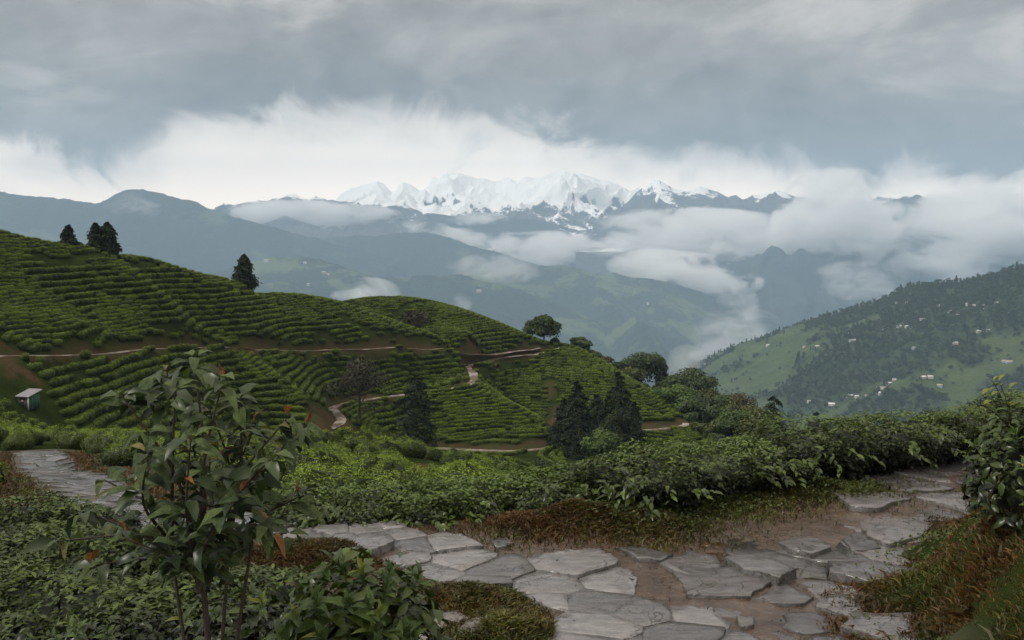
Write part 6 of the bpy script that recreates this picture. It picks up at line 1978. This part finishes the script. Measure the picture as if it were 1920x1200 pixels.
# ================================================================== CLOUDS lying in the valleys
def cloud_mat(name, dens, scale, thr, seed, aniso=0.0, soft=0.22):
    m, t, out = new_mat(name)
    tc = t.n('ShaderNodeTexCoord')
    g = t.n('ShaderNodeNewGeometry')
    oi = t.n('ShaderNodeObjectInfo')
    r2 = t.vmath('DOT_PRODUCT', tc.outputs['Object'], tc.outputs['Object'])
    fall = t.math('SUBTRACT', 1.0, r2)
    off = t.n('ShaderNodeCombineXYZ')
    t.put(off.inputs[0], t.math('MULTIPLY', oi.outputs['Random'], 9000.0)); off.inputs[1].default_value = seed * 731.0
    p = t.vmath('ADD', g.outputs['Position'], off.outputs[0])
    p = t.vmath('MULTIPLY', p, (0.62, 0.8, 1.25))
    n = t.noise(p, 1.0 / scale, 9, 0.68, dist=0.6)
    nb = t.noise(p, 0.30 / scale, 3, 0.55, dist=0.4)
    sepo = t.n('ShaderNodeSeparateXYZ'); t.put(sepo.inputs[0], tc.outputs['Object'])
    v = t.math('ADD', t.math('MULTIPLY', fall, 0.50), t.math('MULTIPLY', t.math('SUBTRACT', n, 0.5), 3.0))
    v = t.math('ADD', v, t.math('MULTIPLY', t.math('SUBTRACT', nb, 0.5), 1.6))
    v = t.math('MULTIPLY', v, t.mapr(fall, 0.0, 0.30, 0, 1, True))
    d = t.mapr(v, thr, thr + soft, 0, dens, True)
    vol = t.n('ShaderNodeVolumePrincipled')
    vol.inputs['Color'].default_value = (0.995, 0.995, 0.995, 1)
    vol.inputs['Anisotropy'].default_value = aniso
    t.put(vol.inputs['Density'], d)
    t.t.links.new(vol.outputs[0], out.inputs['Volume'])
    m.cycles.volume_step_rate = 0.22
    return m

def unit_ico():
    bm = bmesh.new(); bmesh.ops.create_icosphere(bm, subdivisions=3, radius=1.0)
    me = bpy.data.meshes.new('cloud_hull'); bm.to_mesh(me); bm.free()
    return me
M_cl_big = cloud_mat('cloud_bank_volume', 0.014, 200.0, 0.12, 1, soft=0.36)
M_cl = cloud_mat('cloud_puff_volume', 0.018, 110.0, 0.15, 2, soft=0.40)
M_cl_wisp = cloud_mat('cloud_wisp_volume', 0.007, 70.0, 0.14, 3, soft=0.6)
def cloud(u0, v0, u1, v1, d, depth, mat, label, tilt=0):
    d, depth = d * 0.80, depth * 0.8
    c = pt((u0 + u1) / 2, (v0 + v1) / 2, d)
    sx = (u1 - u0) / 2 / FPX * d; sz = (v1 - v0) / 2 / FPX * d
    me = unit_ico(); me.materials.append(mat)
    o = link('cloud', me, None, tuple(c), (0, tilt, 0), (sx, depth, sz))
    tag(o, label, 'cloud', 'clouds lying among the ridges')
    return o
CLOUDS = [
    (980, 385, 1740, 530, 6300, 420, M_cl_big, 'long pale cloud bank across the blue mountain right of the snow peaks', 0.05),
    (1440, 300, 1700, 520, 6150, 500, M_cl_big, 'tall grey cloud tower right of the snow peaks', 0),
    (1620, 330, 2100, 600, 6000, 600, M_cl_big, 'big grey cloud mass above the wooded crest of the hamlet hillside', 0),
    (400, 372, 800, 440, 6950, 160, M_cl, 'flat white cloud streak lying below the left end of the snow range', 0.04),
    (800, 395, 970, 425, 6900, 130, M_cl, 'small flat cloud streak under the middle of the snow range', 0),
    (700, 408, 930, 462, 6650, 180, M_cl, 'white puffs rising behind the rounded middle ridge', 0.15),
    (820, 425, 1160, 520, 6500, 220, M_cl, 'bright white cloud filling the gap behind the descending ridge', 0),
    (1120, 465, 1450, 560, 5400, 230, M_cl, 'white puffy cloud hanging over the green ridge end', 0.12),
    (1330, 530, 1430, 590, 5200, 120, M_cl_wisp, 'small cloud scrap below the puffy cloud at the ridge end', 0.2),
    (1490, 480, 1720, 590, 5600, 160, M_cl_wisp, 'white upright puff beneath the grey cloud mass', 0),
    (1270, 560, 1480, 700, 4100, 150, M_cl_wisp, 'mist rising from the valley left of the hamlet hillside', -0.3),
    (610, 515, 760, 585, 3700, 110, M_cl, 'white mist puff rising just behind the tea hill crest', 0),
    (840, 545, 890, 600, 3600, 60, M_cl_wisp, 'thin mist plume behind the hump of the tea hill', 0),
    (180, 355, 310, 415, 5250, 120, M_cl_wisp, 'thin cloud cap clinging to the summit of the blue ridge', 0.1),
    (820, 470, 1060, 535, 5000, 140, M_cl_wisp, 'cloud scraps drifting along the rounded ridge', 0),
    (1240, 640, 1330, 740, 1900, 40, M_cl_wisp, 'faint mist drifting up beside the foot of the hamlet hillside', 0),
]
for q in CLOUDS:
    cloud(*q)

# ================================================================== HAZE
def haze_box():
    m, t, out = new_mat('haze_air')
    vol = t.n('ShaderNodeVolumePrincipled')
    vol.inputs['Color'].default_value = (0.47, 0.65, 0.84, 1)
    vol.inputs['Density'].default_value = HAZE
    vol.inputs['Anisotropy'].default_value = 0.0
    t.t.links.new(vol.outputs[0], out.inputs['Volume'])
    x0, x1, y0, y1, z0, z1 = -31000, 31000, -7000, 51000, -720, 620
    x0, x1, y0, y1 = -7000, 7000, -2500, 7700
    v = [(x0, y0, z0), (x1, y0, z0), (x1, y1, z0), (x0, y1, z0), (x0, y0, z1), (x1, y0, z1), (x1, y1, z1), (x0, y1, z1)]
    f = [(0, 3, 2, 1), (4, 5, 6, 7), (0, 1, 5, 4), (1, 2, 6, 5), (2, 3, 7, 6), (3, 0, 4, 7)]
    o = link('haze', mesh_np('haze', np.array(v), np.array(f), m))
    o['kind'] = 'stuff'
    o['label'] = 'blue grey haze filling the valleys'
HAZE = 0.00018
haze_box()
